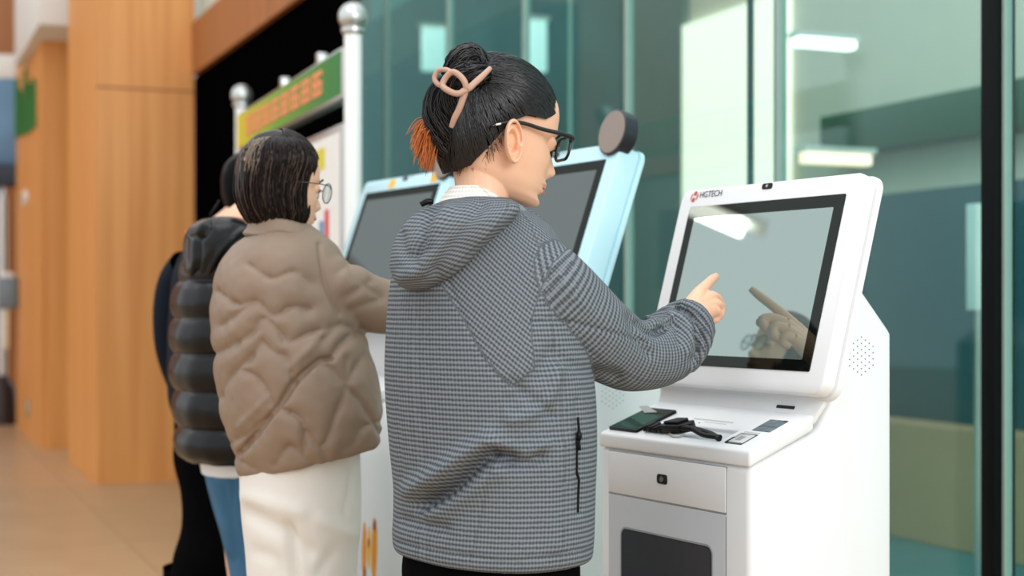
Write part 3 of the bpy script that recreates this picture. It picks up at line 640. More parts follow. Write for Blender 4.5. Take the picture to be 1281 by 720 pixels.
def in_poly(px, py, poly):
    c = np.zeros(px.shape, bool); n = len(poly)
    for i in range(n):
        (x0, y0), (x1, y1) = poly[i], poly[i-1]
        c ^= ((y0 > py) != (y1 > py)) & (px < (x1-x0)*(py-y0)/(y1-y0+1e-9)+x0)
    return c
def union_garment(name, grids, m, parent, voxel, joint=None, jw=30, folds=(), rot=None, smooth=2):
    """grids of cloth grown into one surface; cloth coordinates follow each piece"""
    me = remesh([(g.reshape(-1, 3), ring_faces(g.shape[0], g.shape[1])) for g in grids], voxel, smooth)
    me.name = name
    V, _ = mesh_vf(me); nv = len(V)
    if joint:
        e = np.zeros(len(me.edges)*2, int); me.edges.foreach_get('vertices', e); e = e.reshape(-1, 2)
        px, py = to_px(V); w_ = .6*np.exp(-(seg_dist(px, py, joint)/jw)**2); deg = np.bincount(e.ravel(), minlength=nv)[:, None]
        for _ in range(60):
            a = np.zeros_like(V); np.add.at(a, e[:, 0], V[e[:, 1]]); np.add.at(a, e[:, 1], V[e[:, 0]]); V = V+w_[:, None]*(a/np.maximum(deg, 1)-V)
        me.vertices.foreach_set('co', V.ravel()); me.update()
    if len(folds):
        V = relief(V, vert_normals(me), folds); me.vertices.foreach_set('co', V.ravel()); me.update()
    src = np.concatenate([g.reshape(-1, 3) for g in grids]); uv = np.concatenate([grid_uv(g).reshape(-1, 2)+7.3*i for i, g in enumerate(grids)])
    kd = KDTree(len(src))
    for i, p in enumerate(src): kd.insert(p, i)
    kd.balance()
    tang = []
    for g in grids:
        tu = np.roll(g, -1, 1)-np.roll(g, 1, 1); tv = np.gradient(g, axis=0)
        tu /= np.linalg.norm(tu, axis=2)[..., None]+1e-9; tv /= np.linalg.norm(tv, axis=2)[..., None]+1e-9
        per_ = np.linalg.norm(np.roll(g, -1, 1)-g, axis=2).sum(1); sc = (per_.max()/per_)[:, None]*np.ones(g.shape[1])[None]
        tang.append(np.concatenate([(tu*sc[..., None]).reshape(-1, 3), tv.reshape(-1, 3)], 1))
    tang = np.concatenate(tang); ix = np.array([kd.find(p)[1] for p in V]); dp = V-src[ix]
    fu = uv[ix]+np.stack([(dp*tang[ix, :3]).sum(1), (dp*tang[ix, 3:]).sum(1)], 1)
    # refine the snapped coordinate: local offset against the found sample keeps lines straight
    if rot is not None:
        poly, ang = rot; px, py = to_px(V); k = in_poly(px, py, poly); c_, s_ = math.cos(ang), math.sin(ang)
        fu[k] = np.stack([fu[k][:, 0]*c_-fu[k][:, 1]*s_, fu[k][:, 0]*s_+fu[k][:, 1]*c_], 1)
    at = me.attributes.new('cloth', 'FLOAT2', 'POINT'); at.data.foreach_set('vector', fu.ravel())
    me.materials.clear(); o = link(name, me, m, None, True)
    if parent is not None: attach(o, parent)
    return o
# ---------------------------------------------------------------- materials of the people
def skin_mat(name, c):
    m = mat(name, c, .48, noise=.05, nscale=30, bump=.06, bscale=220); b = m.node_tree.nodes['Principled BSDF']
    b.inputs['Subsurface Weight'].default_value = .12; b.inputs['Subsurface Radius'].default_value = (.012, .005, .003); b.inputs['Subsurface Scale'].default_value = .6
    return m
M_SKIN = skin_mat('skin', rgb(236, 186, 154))
M_LIP = mat('lips', rgb(206, 138, 120), .4, noise=.06)
def knit_mat(name, dark, light, pu, pv):
    m = bpy.data.materials.new(name); m.use_nodes = True; nt = m.node_tree; b = nt.nodes['Principled BSDF']; L = nt.links.new
    uv = nt.nodes.new('ShaderNodeAttribute'); uv.attribute_name = 'cloth'; UV = uv.outputs['Vector']; sx = nt.nodes.new('ShaderNodeSeparateXYZ'); L(UV, sx.inputs[0])
    nz = nt.nodes.new('ShaderNodeTexNoise'); nz.inputs['Scale'].default_value = 90; nz.inputs['Detail'].default_value = 3; L(UV, nz.inputs['Vector'])
    def wave(sock, per, sharp):
        a = nt.nodes.new('ShaderNodeMath'); a.operation = 'MULTIPLY'; a.inputs[1].default_value = 2*math.pi/per; L(sock, a.inputs[0])
        ad = nt.nodes.new('ShaderNodeMath'); ad.operation = 'MULTIPLY_ADD'; ad.inputs[1].default_value = 1.6; L(nz.outputs['Fac'], ad.inputs[0]); L(a.outputs[0], ad.inputs[2])
        s = nt.nodes.new('ShaderNodeMath'); s.operation = 'SINE'; L(ad.outputs[0], s.inputs[0])
        r = nt.nodes.new('ShaderNodeMapRange'); r.inputs[1].default_value = -1; r.inputs[2].default_value = 1; L(s.outputs[0], r.inputs[0])
        return r.outputs[0]
    wu, wv = wave(sx.outputs['X'], pu, 1), wave(sx.outputs['Y'], pv, 1)
    mu = nt.nodes.new('ShaderNodeMath'); mu.operation = 'MULTIPLY_ADD'; mu.inputs[1].default_value = .34; L(wu, mu.inputs[0])
    mv = nt.nodes.new('ShaderNodeMath'); mv.operation = 'MULTIPLY'; mv.inputs[1].default_value = .66; L(wv, mv.inputs[0]); L(mv.outputs[0], mu.inputs[2])
    n2 = nt.nodes.new('ShaderNodeTexNoise'); n2.inputs['Scale'].default_value = 600; L(UV, n2.inputs['Vector'])
    sm = nt.nodes.new('ShaderNodeMath'); sm.operation = 'MULTIPLY_ADD'; sm.inputs[1].default_value = .35; sm.inputs[2].default_value = -.17; L(n2.outputs['Fac'], sm.inputs[0])
    ad = nt.nodes.new('ShaderNodeMath'); ad.operation = 'ADD'; L(mu.outputs[0], ad.inputs[0]); L(sm.outputs[0], ad.inputs[1])
    cr = nt.nodes.new('ShaderNodeValToRGB'); cr.color_ramp.elements[0].color = dark; cr.color_ramp.elements[1].color = light
    cr.color_ramp.elements[0].position = .2; cr.color_ramp.elements[1].position = .8
    L(ad.outputs[0], cr.inputs[0]); L(cr.outputs[0], b.inputs['Base Color'])
    bp = nt.nodes.new('ShaderNodeBump'); bp.inputs['Strength'].default_value = .6; bp.inputs['Distance'].default_value = .0018
    L(ad.outputs[0], bp.inputs['Height']); L(bp.outputs[0], b.inputs['Normal'])
    b.inputs['Roughness'].default_value = .9; b.inputs['Specular IOR Level'].default_value = .15; return m
M_KNIT = knit_mat('grey_waffle_knit', rgb(70, 77, 84), rgb(130, 136, 141), .0076, .0088)
M_HAIR = mat('black_hair', (.0042, .0038, .0042, 1), .3, spec=.05, noise=.4, nscale=80)
M_HAIRS = mat('black_hair_strand', (.004, .0036, .0042, 1), .2, spec=.5, noise=.4, nscale=80)
M_HAIRB = mat('dark_brown_hair', (.011, .0072, .006, 1), .3, spec=.2, noise=.5, nscale=60)
M_HAIRO = mat('orange_brown_hair', rgb(186, 104, 48), .45, spec=.3, noise=.4, nscale=90)
M_HAIRL = mat('light_brown_streaks', rgb(84, 64, 54), .35, spec=.35, noise=.4, nscale=80)
M_HAIRG = mat('greying_hair', rgb(120, 106, 94), .4, spec=.3, noise=.4, nscale=80)
# ---------------------------------------------------------------- head in its own frame: x right, y forward, z up, origin between the ears at eye level
def head_parts(ears=True):
    zk = [-.116, -.112, -.103, -.09, -.081, -.074, -.066, -.055, -.04, -.02, 0, .012, .03, .05, .075, .095, .106, .111]
    ff = [.062, .078, .088, .0865, .089, .090, .091, .091, .0915, .091, .0895, .094, .096, .094, .082, .058, .032, .006]   # face front without nose
    bk = [.02, -.0, -.02, -.045, -.058, -.066, -.073, -.079, -.084, -.089, -.093, -.095, -.097, -.095, -.083, -.06, -.034, -.008]
    wk = [.012, .026, .040, .050, .0545, .057, .059, .062, .065, .068, .070, .071, .0725, .0725, .064, .046, .027, .006]
    z = np.concatenate([np.linspace(-.116, .10, 70), np.linspace(.102, .111, 8)]); n = 96
    f_, b_, w_ = (spl(zk, q, z) for q in (ff, bk, wk))
    th = np.linspace(0, 2*np.pi, n, endpoint=False); G = np.zeros((len(z), n, 3))
    for i in range(len(z)):
        c, s = np.cos(th), np.sin(th); ex = 2.25
        c = np.sign(c)*np.abs(c)**(2/ex); s = np.sign(s)*np.abs(s)**(2/ex)
        mid = (f_[i]+b_[i])/2; x = w_[i]*c; y = mid+(f_[i]-b_[i])/2*s
        g = lambda x0, z0, sx, sz: np.exp(-((x-x0)/sx)**2-((z[i]-z0)/sz)**2)
        front = (s > 0)
        # nose: ridge from nasion to tip, wings
        nz = np.interp(z[i], [-.062, -.054, -.046, -.04, -.02, 0, .008], [0, .012, .022, .0245, .015, .005, 0]); sg = np.interp(z[i], [-.06, -.04, 0], [.015, .012, .009])
        dy = nz*np.exp(-(x/sg)**2)+.006*(g(.013, -.046, .008, .009)+g(-.013, -.046, .008, .009))
        dy = dy+.012*g(0, -.067, .024, .006)+.011*g(0, -.081, .021, .0055)-.003*g(0, -.074, .022, .003)-.003*g(0, -.09, .02, .006)+.008*g(0, -.103, .02, .010)
        dy = dy-.010*(g(.032, .0, .015, .011)+g(-.032, .0, .015, .011))+.004*(g(.03, .017, .02, .007)+g(-.03, .017, .02, .007))+.004*(g(.042, -.03, .02, .02)+g(-.042, -.03, .02, .02))
        G[i, :, 0] = x; G[i, :, 1] = y+dy*front; G[i, :, 2] = z[i]*(.94 if z[i] < 0 else 1)
    head = (G.reshape(-1, 3), ring_faces(len(z), n))
    parts = [head]
    for sd in (1, -1):                             # eyeballs under lowered lids
        a = 12; v, f = tube_vf([(sd*.032, .079, -.0125*math.cos(math.pi*k/a)) for k in range(a+1)], [max(.0005, .0125*math.sin(math.pi*k/a)) for k in range(a+1)], 16); parts.append((v, f))
        if not ears: continue
        # ear: dished shell with rim and lobe
        pts = []; nn = 28; rings = []
        for r_, h_ in ((.0, -.014), (.28, -.013), (.42, -.011), (.54, .0), (.64, .004), (.72, .001), (.80, .001), (.88, .010), (.96, .0125), (1.04, .009), (1.04, .001), (.85, -.008), (.5, -.018), (.2, -.02)):
            a = np.linspace(0, 2*np.pi, nn, endpoint=False)
            ox = np.cos(a)*.0175*(1+.10*np.sin(a)); oz = np.sin(a)*.033
            k = 1 if r_ > 0 else .02
            rings.append(np.stack([np.full(nn, h_), ox*max(r_, .02), oz*max(r_, .02)], 1))
        E_ = np.array(rings); ca, sa = math.cos(.5), math.sin(.5)
        xx = E_[..., 0]; yy = E_[..., 1]; ex_ = xx*ca-yy*sa; ey_ = yy*ca+xx*sa*-.0; 
        # tilt the ear slightly back, rear edge standing off the head
        P_ = np.stack([sd*(.0735+ex_+.004), -.006+yy*1.05-E_[..., 2]*.18, -.024+E_[..., 2]], -1)
        parts.append((P_.reshape(-1, 3), ring_faces(len(rings), nn)))
        v, f = tube_vf([(sd*.073, .010, -.024), (sd*.0775, .007, -.027), (sd*.074, .006, -.032)], [.004, .005, .004], 10); parts.append((v, f))
    return parts
def head_matrix(yaw, pitch, k, ear_px, ear_py, Y, roll=0.0):
    """yaw: how far the face turns from straight away toward picture right; places the right ear at the given photo position"""
    Rm = Matrix.Rotation(-yaw, 4, 'Z')@Matrix.Rotation(-pitch, 4, 'X')@Matrix.Rotation(roll, 4, 'Y')@Matrix.Scale(k, 4)
    e = Rm@Vector((.078, -.006, -.024)); return Matrix.Translation(P(ear_px, ear_py, Y)-e)@Rm
def xf(M, v): 
    A = np.array(M); v = np.asarray(v, float); return v@A[:3, :3].T+A[:3, 3]
def make_person(label, HM, extra, voxel, ears=True, hvox=.0018):
    """one skin mesh: head and neck and everything in extra (arms, hands, torso, legs) grown into one surface"""
    hp = [(xf(HM, v), f) for v, f in head_parts(ears)] 
    me = remesh(hp+extra['fine'], hvox, 1); v1, f1 = mesh_vf(me)
    parts = [(v1, f1)]
    if extra.get('hand'): parts.append(mesh_vf(remesh(extra['hand'], .0017, 3)))
    parts.append(mesh_vf(remesh(extra['core'], voxel, 3)))
    v = []; f = []
    for a, b in parts: n = len(v); v += [tuple(p) for p in a]; f += [tuple(i+n for i in q) for q in b]
    o = mesh('person', v, f, M_SKIN, None, True); tag(o, label, 'person'); return o
def core_parts(shoulderL, shoulderR, hipc, yaw, elbL, wrL, elbR, wrR, neckb, feet, k=1.0, lo=1.0, lr=1.0):
    """plain body inside the clothes"""
    Rv = Vector((math.cos(yaw), -math.sin(yaw), 0)); out = []
    hip = Vector(hipc); ch = (Vector(shoulderL)+Vector(shoulderR))/2
    out.append(tube_vf([hip-Vector((0, 0, .08)), hip, hip.lerp(ch, .4), hip.lerp(ch, .8), ch+Vector((0, 0, .01)), Vector(neckb)], [.07*k, .10*k, .085*k, .10*k, .085*k, .045], 24, resample=30))
    out.append(tube_vf([shoulderL, ch, shoulderR], [.04*k, .07*k, .04*k], 16, resample=16))
    for s, e, w_ in ((shoulderL, elbL, wrL), (shoulderR, elbR, wrR)):
        out.append(tube_vf([s, Vector(s).lerp(Vector(e), .5), e, Vector(e).lerp(Vector(w_), .5), w_], [.042*k, .04*k, .034*k, .032*k, .024], 16, resample=26))
    for sd, ft in zip((-1, 1), feet):
        h = hip+Rv*.085*k*k*lo*sd-Vector((0, 0, .03)); a = Vector((ft[0], ft[1], .09)); kn = h.lerp(a, .5)
        out.append(tube_vf([h, h.lerp(kn, .5), kn, kn.lerp(a, .4), a], [.075*k*k*lr, .068*k*lr, .05*k*lr, .047*k*lr, .033], 16, resample=30))
    return out
def trouser(person, name, hipkeys, yaw, feet, m, ratio=.75, knee=None, legr=(.085, .075, .065, .075), folds=None, legoff=.083):
    G = body_rings(hipkeys, 40, 96, yaw, ratio, 2.2)
    if folds: G = apply_folds(G, folds)
    o = grid_obj(name, G, m, person, (True, True))
    Rv = Vector((math.cos(yaw), -math.sin(yaw), 0)); c = Vector(G[-1].mean(0)); 
    for sd, ft in zip((-1, 1), feet):
        h = c+Rv*legoff*sd+Vector((0, 0, .07)); a = Vector((ft[0], ft[1], .05)); 
        g = tube_grid([h, h.lerp(a, .3), h.lerp(a, .55), h.lerp(a, .8), a], [legr[0], legr[0], legr[1], legr[2], legr[3]], 50, 40)
        nn = grid_normals(g); g = g+nn*(.006*vnoise(g, 5+sd, 28))[..., None]
        grid_obj('trouser_leg', g, m, o, (False, False))
    return o
def shoes(person, feet, yaw, m, ms):
    Fv = Vector((math.sin(yaw), math.cos(yaw), 0)); Rv = Vector((math.cos(yaw), -math.sin(yaw), 0))
    for ft in feet:
        b = Vector((ft[0], ft[1], 0)); rows = []
        for t, w_, h_ in ((-.085, .02, .05), (-.075, .036, .085), (-.03, .04, .1), (.02, .042, .085), (.07, .047, .06), (.12, .045, .045), (.15, .034, .035), (.165, .012, .025)):
            ring = []
            for k in range(16):
                a = 2*math.pi*k/16; x = w_*math.cos(a); z = .012+(h_-.012)*(.5+.5*math.sin(a)); ring.append(tuple(b+Fv*t+Rv*x+Vector((0, 0, z))))
            rows.append(ring)
        G = np.array(rows); s = grid_obj('shoe', G, m, person, (True, True))
        v = []; so = []
        for t, w_ in ((-.09, .024), (-.08, .04), (-.03, .042), (.02, .043), (.07, .049), (.12, .047), (.155, .034), (.168, .014)):
            v.append([b+Fv*t-Rv*w_, b+Fv*t+Rv*w_])
        ol = [p[1] for p in v]+[p[0] for p in v[::-1]]; n = len(ol)
        so = mesh('sole', [(p.x, p.y, .0) for p in ol]+[(p.x, p.y, .016) for p in ol], ring_faces(2, n), ms); attach(so, s)
def strands_vf(paths, r0, r1, n=4):
    V = []; Fc = []; k = 0
    for p in paths:
        v, f = tube_vf(p, np.linspace(r0, r1, len(p))*np.where(np.arange(len(p)) == len(p)-1, .3, 1), n, False)
        V.append(v); Fc += [tuple(i+k for i in q) for q in f]; k += len(v)
    return np.concatenate(V), Fc
# ================================================================== woman in the grey hoodie
LOWZ = .15
def hair_cap(HM, C, rad, thkeys, npsi=96, nth=40, noise=.0025, seed=3, groove=None):
    ps = np.linspace(0, 2*np.pi, npsi, endpoint=False); tm = np.interp(np.degrees(np.abs((ps+np.pi) % (2*np.pi)-np.pi)), [k[0] for k in thkeys], [k[1] for k in thkeys])
    t = np.linspace(.01, 1, nth)[:, None]*np.radians(tm)[None]
    d = np.stack([np.sin(t)*np.sin(ps)[None], np.sin(t)*np.cos(ps)[None], np.cos(t)], -1)
    fade = np.interp(np.linspace(0, 1, nth), [0, .86, 1], [1, 1, .93])[:, None, None]
    G = np.array(C)+d*np.where(d[..., 2:3] < 0, np.array([rad[0], rad[1], LOWZ]), np.array(rad))*fade
    G = G+d*(noise*vnoise(G, seed, 120))[..., None]
    return G
def on_ell(d, C, rad, off=0.0):
    d = np.asarray(d, float); d = d/np.linalg.norm(d, axis=-1, keepdims=True)
    R3 = np.where(d[..., 2:3] < 0, np.array([rad[0], rad[1], LOWZ]), np.array(rad))
    r = 1/np.sqrt(((d/R3)**2).sum(-1, keepdims=True)); return np.array(C)+d*(r+off)
def slerp(a, b, t):
    a = a/np.linalg.norm(a); b = b/np.linalg.norm(b); o = math.acos(max(-1, min(1, float(a@b))))
    if o < 1e-4: return np.repeat(a[None], len(t), 0)
    return (np.sin((1-t)*o)[:, None]*a+np.sin(t*o)[:, None]*b)/math.sin(o)
YAW1 = math.radians(52); HY1 = math.radians(64)
HM1 = head_matrix(HY1, math.radians(12.5), 1.15, 641, 177, 2.745)
def person1():
    r = np.random.default_rng(11)
    sR, eR, wR = P(672, 352, 2.73), P(786, 446, 2.87), P(866, 394, 3.02)
    sL, eL, wL = P(540, 350, 2.98), P(545, 480, 3.06), P(640, 520, 3.13)
    hip = P(613, 640, 2.83); feet = [(-.10, 2.95), (.05, 2.80)]
    nb = P(598, 272, 2.80); hb = HM1@Vector((0, -.022, -.05))
    neck = tube_vf([HM1@Vector((0, -.018, .0)), hb, P(602, 232, 2.81), nb, P(600, 300, 2.82)], [.045, .050, .050, .055, .085], 28, resample=26)
    # right hand: pointing index, other fingers curled under
    H = []
    def fing(pts, rad): H.append(tube_vf([P(*p) for p in pts], rad, 14, resample=18))
    W_ = (863, 392, 3.015)
    for mcp, rr in (((875, 365, 3.08), .0140), ((889, 371, 3.095), .0150), ((894, 380, 3.085), .0142), ((893, 388, 3.065), .0135)):
        fing([W_, tuple((np.array(W_)*.45+np.array(mcp)*.55)), mcp], [.026, .02, rr*.95])
    fing([(872, 368, 3.07), (880, 359.5, 3.105), (886.5, 353, 3.14), (892, 348, 3.172), (895.6, 345, 3.19)], [.0135, .0115, .0102, .0092, .0070])
    fing([(889, 371, 3.095), (896.5, 375, 3.125), (900, 382, 3.135), (897, 390, 3.12), (890, 392, 3.09)], [.0130, .0120, .0112, .0105, .008])
    fing([(894, 380, 3.085), (899.5, 385, 3.105), (900, 391.5, 3.105), (894, 396, 3.09), (888, 394, 3.07)], [.0122, .0115, .0108, .010, .008])
    fing([(893, 388, 3.065), (897, 393, 3.08), (895, 398, 3.08), (889, 399, 3.065)], [.0112, .0105, .0098, .0075])
    fing([(864, 386, 3.04), (871, 378, 3.08), (880, 376, 3.12), (888, 380, 3.14), (893, 384, 3.145)], [.017, .015, .0130, .012, .009])
    H.append(tube_vf([P(835, 425, 2.97), P(856, 403, 3.0), P(*W_)], [.03, .027, .026], 18, resample=12))
    core = core_parts(sL, sR, hip, YAW1, eL, wL, eR, P(845, 415, 2.98), nb, feet, .9)
    o = make_person('woman in grey waffle hoodie with claw clip pointing at the nearest kiosk screen', HM1, dict(fine=[neck], hand=H, core=core), .006)
    # nail of the pointing finger
    # face colour: lips
    lv = []; 
    def loc(name, v, f, m, par=o, smooth=True): return attach(mesh(name, xf(HM1, v), f, m, None, smooth), par)
    v, f = tube_vf([(-.022, .0875, -.070), (-.012, .0955, -.067), (0, .0988, -.068), (.012, .0955, -.067), (.022, .0875, -.070)], [.0008, .0026, .003, .0026, .0008], 10, resample=16); lp = loc('lips', v, f, M_LIP)
    v, f = tube_vf([(-.02, .088, -.0715), (-.01, .095, -.075), (0, .0975, -.076), (.01, .095, -.075), (.02, .088, -.0715)], [.0008, .003, .0034, .003, .0008], 10, resample=16); loc('lower_lip', v, f, M_LIP, lp)
    for sd in (-1, 1):
        v, f = tube_vf([(sd*.018, .0905, -.005), (sd*.026, .0925, -.0075), (sd*.036, .0915, -.0075), (sd*.046, .085, -.003)], [.0006, .0013, .0015, .0008], 6, resample=14); loc('eyelashes', v, f, M_HAIR)
        v, f = tube_vf([(sd*.014, .099, .016), (sd*.028, .0985, .021), (sd*.042, .092, .020), (sd*.052, .083, .014)], [.0016, .0026, .0022, .0008], 6, resample=14, flat=.5); loc('eyebrow', v, f, M_HAIRB)
    # ---------------- glasses
    gl = empty('glasses'); attach(gl, o)
    mf = mat('spectacle_black', (.006, .006, .007, 1), .25, noise=.05); mlens = glass_mat('spectacle_lens', (.93, .97, .97, 1))
    gx = []
    for sd in (-1, 1):
        ring = [(sd*.034+x+sd*.0, .1065-.10*abs(sd*.034+x)**1.25, z-.002) for x, z in rrect(.050, .038, .012, 4)]; ring.append(ring[0]); ring.append(ring[1])
        v, f = tube_vf(ring, .0026, 8); gx.append((v, f))
        lens = [(p[0], p[1], p[2]) for p in ring[:-2]]; n = len(lens)
        loc('lens', [(*p,) for p in lens]+[(p[0], p[1]-.001, p[2]) for p in lens], ring_faces(2, n), mlens, gl, False)
        v, f = tube_vf([(sd*.058, .104, .010), (sd*.069, .100, .012), (sd*.0735, .088, .012), (sd*.078, .04, .009), (sd*.081, .0, .008), (sd*.083, -.024, .002), (sd*.084, -.05, -.012)], [.0042, .0046, .004, .0034, .0032, .003, .0022], 8, resample=34); loc('temple_arm', v, f, mf, gl)
        v, f = tube_vf([(sd*.0865, -.036, -.004), (sd*.0868, -.044, -.008)], .0017, 6); loc('arm_mark', v, f, M_WHITE, gl)
    v, f = tube_vf([(-.010, .106, .006), (0, .1075, .009), (.010, .106, .006)], .0028, 8, resample=8); gx.append((v, f))
    V = []; Fq = []; 
    for a, b in gx: n = len(V); V += list(map(tuple, a)); Fq += [tuple(i+n for i in q) for q in b]
    loc('spectacle_frame', V, Fq, mf, gl)
    # ---------------- hair
    C = (0, -.008, .028); RAD = (.0815, .104, .0965)
    keys = [(0, 63), (20, 67), (40, 79), (58, 90), (80, 92), (95, 99), (110, 118), (128, 133), (150, 139), (180, 141)]
    cap = hair_cap(HM1, C, RAD, keys, 128, 48, .0022)
    gather = np.array([.046, -.078, .058])
    paths = []
    for i in range(1500):
        psi = r.uniform(-np.pi, np.pi) if i % 3 else r.uniform(.1, 2.6)
        tm = math.radians(np.interp(abs(math.degrees(psi)), [k[0] for k in keys], [k[1] for k in keys]))
        t0 = tm*r.uniform(.55, 1.0) if r.random() < .5 else tm*.995
        a = np.array([math.sin(t0)*math.sin(psi), math.sin(t0)*math.cos(psi), math.cos(t0)])*(np.array(RAD) if math.cos(t0) > 0 else np.array([RAD[0], RAD[1], LOWZ]))
        g = gather+r.normal(size=3)*np.array([.012, .010, .014])
        t = np.linspace(0, 1, 13)**.9; d = slerp(a, g, t)
        off = .0004+.0022*np.sin(np.pi*t)**.5*r.random()+.006*t**4
        paths.append(xf(HM1, on_ell(d, C, RAD, off[:, None])))
    v1, f1 = strands_vf(paths, .0011, .0009, 4)
    cv = xf(HM1, cap)
    hair = attach(mesh('hair', cv.reshape(-1, 3), ring_faces(cap.shape[0], cap.shape[1], True, False), M_HAIR, None, True), o)
    attach(mesh('hair_strands', v1, f1, M_HAIRS, None, True), hair)
    # twisted roll and top knot
    def roll(name, pts, rad, tw, seed, m=M_HAIR, ns=130, flat=1.0):
        G = tube_grid([P(*p) for p in pts], rad, 60, 40, flat); nr, n, _ = G.shape; nn = grid_normals(G)
        a = np.linspace(0, 2*np.pi, n, endpoint=False)[None]; tt = np.linspace(0, 1, nr)[:, None]
        G = G+nn*(.0018*np.sin(9*(a+tw*tt))+.0012*np.sin(17*a+14*tw*tt+1)+.001*vnoise(G, seed, 150))[..., None]
        g = grid_obj(name, G, m, hair, (True, True), False)
        ps = []
        ax = G.mean(1)
        for i in range(ns):
            j0 = r.uniform(0, n); t0 = r.uniform(0, .3); t1 = r.uniform(.7, 1); t = np.linspace(t0, t1, 16); rr = 1+.05*r.random()
            ii = np.clip((t*(nr-1)).astype(int), 0, nr-1); jj = ((j0-tw*t*n/6.283)).astype(int) % n
            q = ax[ii]+(G[ii, jj]-ax[ii])*rr; ps.append(spl(np.arange(16), q, np.linspace(0, 15, 20)))
        v, f = strands_vf(ps, .0010, .0008, 4); attach(mesh('hair_strands', v, f, M_HAIRS, None, True), hair)
    roll('hair_roll', [(580, 204, 2.80), (566, 190, 2.79), (556, 164, 2.775), (553, 136, 2.765), (559, 116, 2.755), (574, 103, 2.745)], [.012, .026, .033, .034, .028, .018], 2.4, 4)
    roll('top_knot', [(560, 100, 2.75), (570, 88, 2.75), (579, 76, 2.755), (588, 74, 2.765), (600, 84, 2.77), (616, 96, 2.775)], [.016, .022, .026, .027, .022, .012], -2.0, 6)
    roll('hair_fold', [(562, 108, 2.735), (574, 96, 2.725), (592, 92, 2.725), (612, 92, 2.735)], [.012, .019, .02, .012], 1.6, 8)
    # orange-brown loose tail
    ps = []
    for i in range(230):
        u = r.random(); ex, ey = 513+26*u+r.normal()*3, 168+44*(u**.55)+r.normal()*7
        y0 = 2.775+r.normal()*.008; p0 = (550+r.normal()*4, 146+14*r.random(), y0); m1 = ((p0[0]*.45+ex*.55)-4*(1-u)+r.normal()*2, min(p0[1], 160)+ (ey-150)*.35+r.normal()*3-4, y0-.005)
        ps.append(spl([0, .5, 1], np.array([P(*p0), P(*m1), P(ex, ey, y0+r.normal()*.015)]), np.linspace(0, 1, 12)))
    v, f = strands_vf(ps, .0015, .0007, 4); tl = attach(mesh('hair_tail', v, f, M_HAIRO, None, True), hair); tag(tl, 'orange brown loose hair end')
    v, f = tube_vf([P(552, 148, 2.78), P(540, 160, 2.78), P(532, 180, 2.785), P(530, 198, 2.785)], [.016, .018, .015, .004], 14, resample=16); attach(mesh('tail_core', v, f, mat('tail_core', rgb(104, 52, 26), .6, noise=.4, nscale=90), None, True), tl)
    # wisps behind the ear and at the nape
    ps = []
    for i in range(150):
        a = P(562+70*r.random(), 206-26*r.random(), 2.77); s = i/150
        x0 = 566+64*s; y0 = np.interp(x0, [566, 600, 630], [208, 196, 168])+r.normal()*3
        q = P(x0, y0, 2.73+.05*(1-s)); e = P(x0+r.normal()*4+2, y0+10+r.normal()*5, 2.735+.05*(1-s)); ps.append(spl([0, 1], np.array([q, e]), np.linspace(0, 1, 5)))
    v, f = strands_vf(ps, .0004, .0002, 3); tag(attach(mesh('hair_wisps', v, f, M_HAIR, None, True), hair), kind='stuff')
    # ---------------- claw clip
    mc = mat('taupe_clip', rgb(186, 148, 128), .45, noise=.03); cl = empty('claw_clip'); attach(cl, o)
    Yc = 2.668
    def ctube(name, pts, rad): v, f = tube_vf([P(*p) for p in pts], rad, 12, resample=40); attach(mesh(name, v, f, mc, None, True), cl)
    ctube('clip_arm', [(613, 85, Yc+.018), (603, 95, Yc+.008), (593, 104, Yc), (585, 111, Yc-.004), (577, 114, Yc-.004)], [.0042, .0054, .0058, .0058, .005])
    ctube('clip_arm', [(583, 110, Yc-.002), (579, 122, Yc), (574, 136, Yc+.004), (568, 148, Yc+.01), (564, 159, Yc+.018)], [.0058, .0058, .0056, .0054, .004])
    ctube('clip_loop', [(583, 112, Yc-.006), (572, 117, Yc-.008), (560, 113, Yc-.004), (553, 106, Yc+.006), (557, 97, Yc+.006), (566, 90, Yc), (575, 95, Yc-.006), (581, 103, Yc-.01), (583, 112, Yc-.006)], [.0054]*9)
    ctube('clip_loop', [(556, 108, Yc+.02), (547, 105, Yc+.03), (543, 97, Yc+.036), (547, 89, Yc+.034), (556, 87, Yc+.024), (566, 91, Yc+.012)], [.0046]*6)
    # ---------------- clothes
    tk = [(247, 575, 636, 2.80), (256, 556, 652, 2.80), (268, 535, 672, 2.81), (284, 514, 690, 2.82), (304, 499, 702, 2.825), (332, 489, 712, 2.83), (370, 482, 722, 2.83), (420, 478, 732, 2.83), (470, 477, 740, 2.83), (520, 480, 743, 2.83), (570, 485, 743, 2.83), (615, 490, 741, 2.83), (650, 489, 740, 2.83), (676, 487, 739, 2.83), (690, 489, 737, 2.83), (694, 493, 733, 2.83), (690, 500, 726, 2.83)]
    G = body_rings(tk, 190, 220, YAW1, .74, 2.35)
    G = G+grid_normals(G)*(.0035*vnoise(G, 21, 14)+.002*vnoise(G, 22, 34))[..., None]
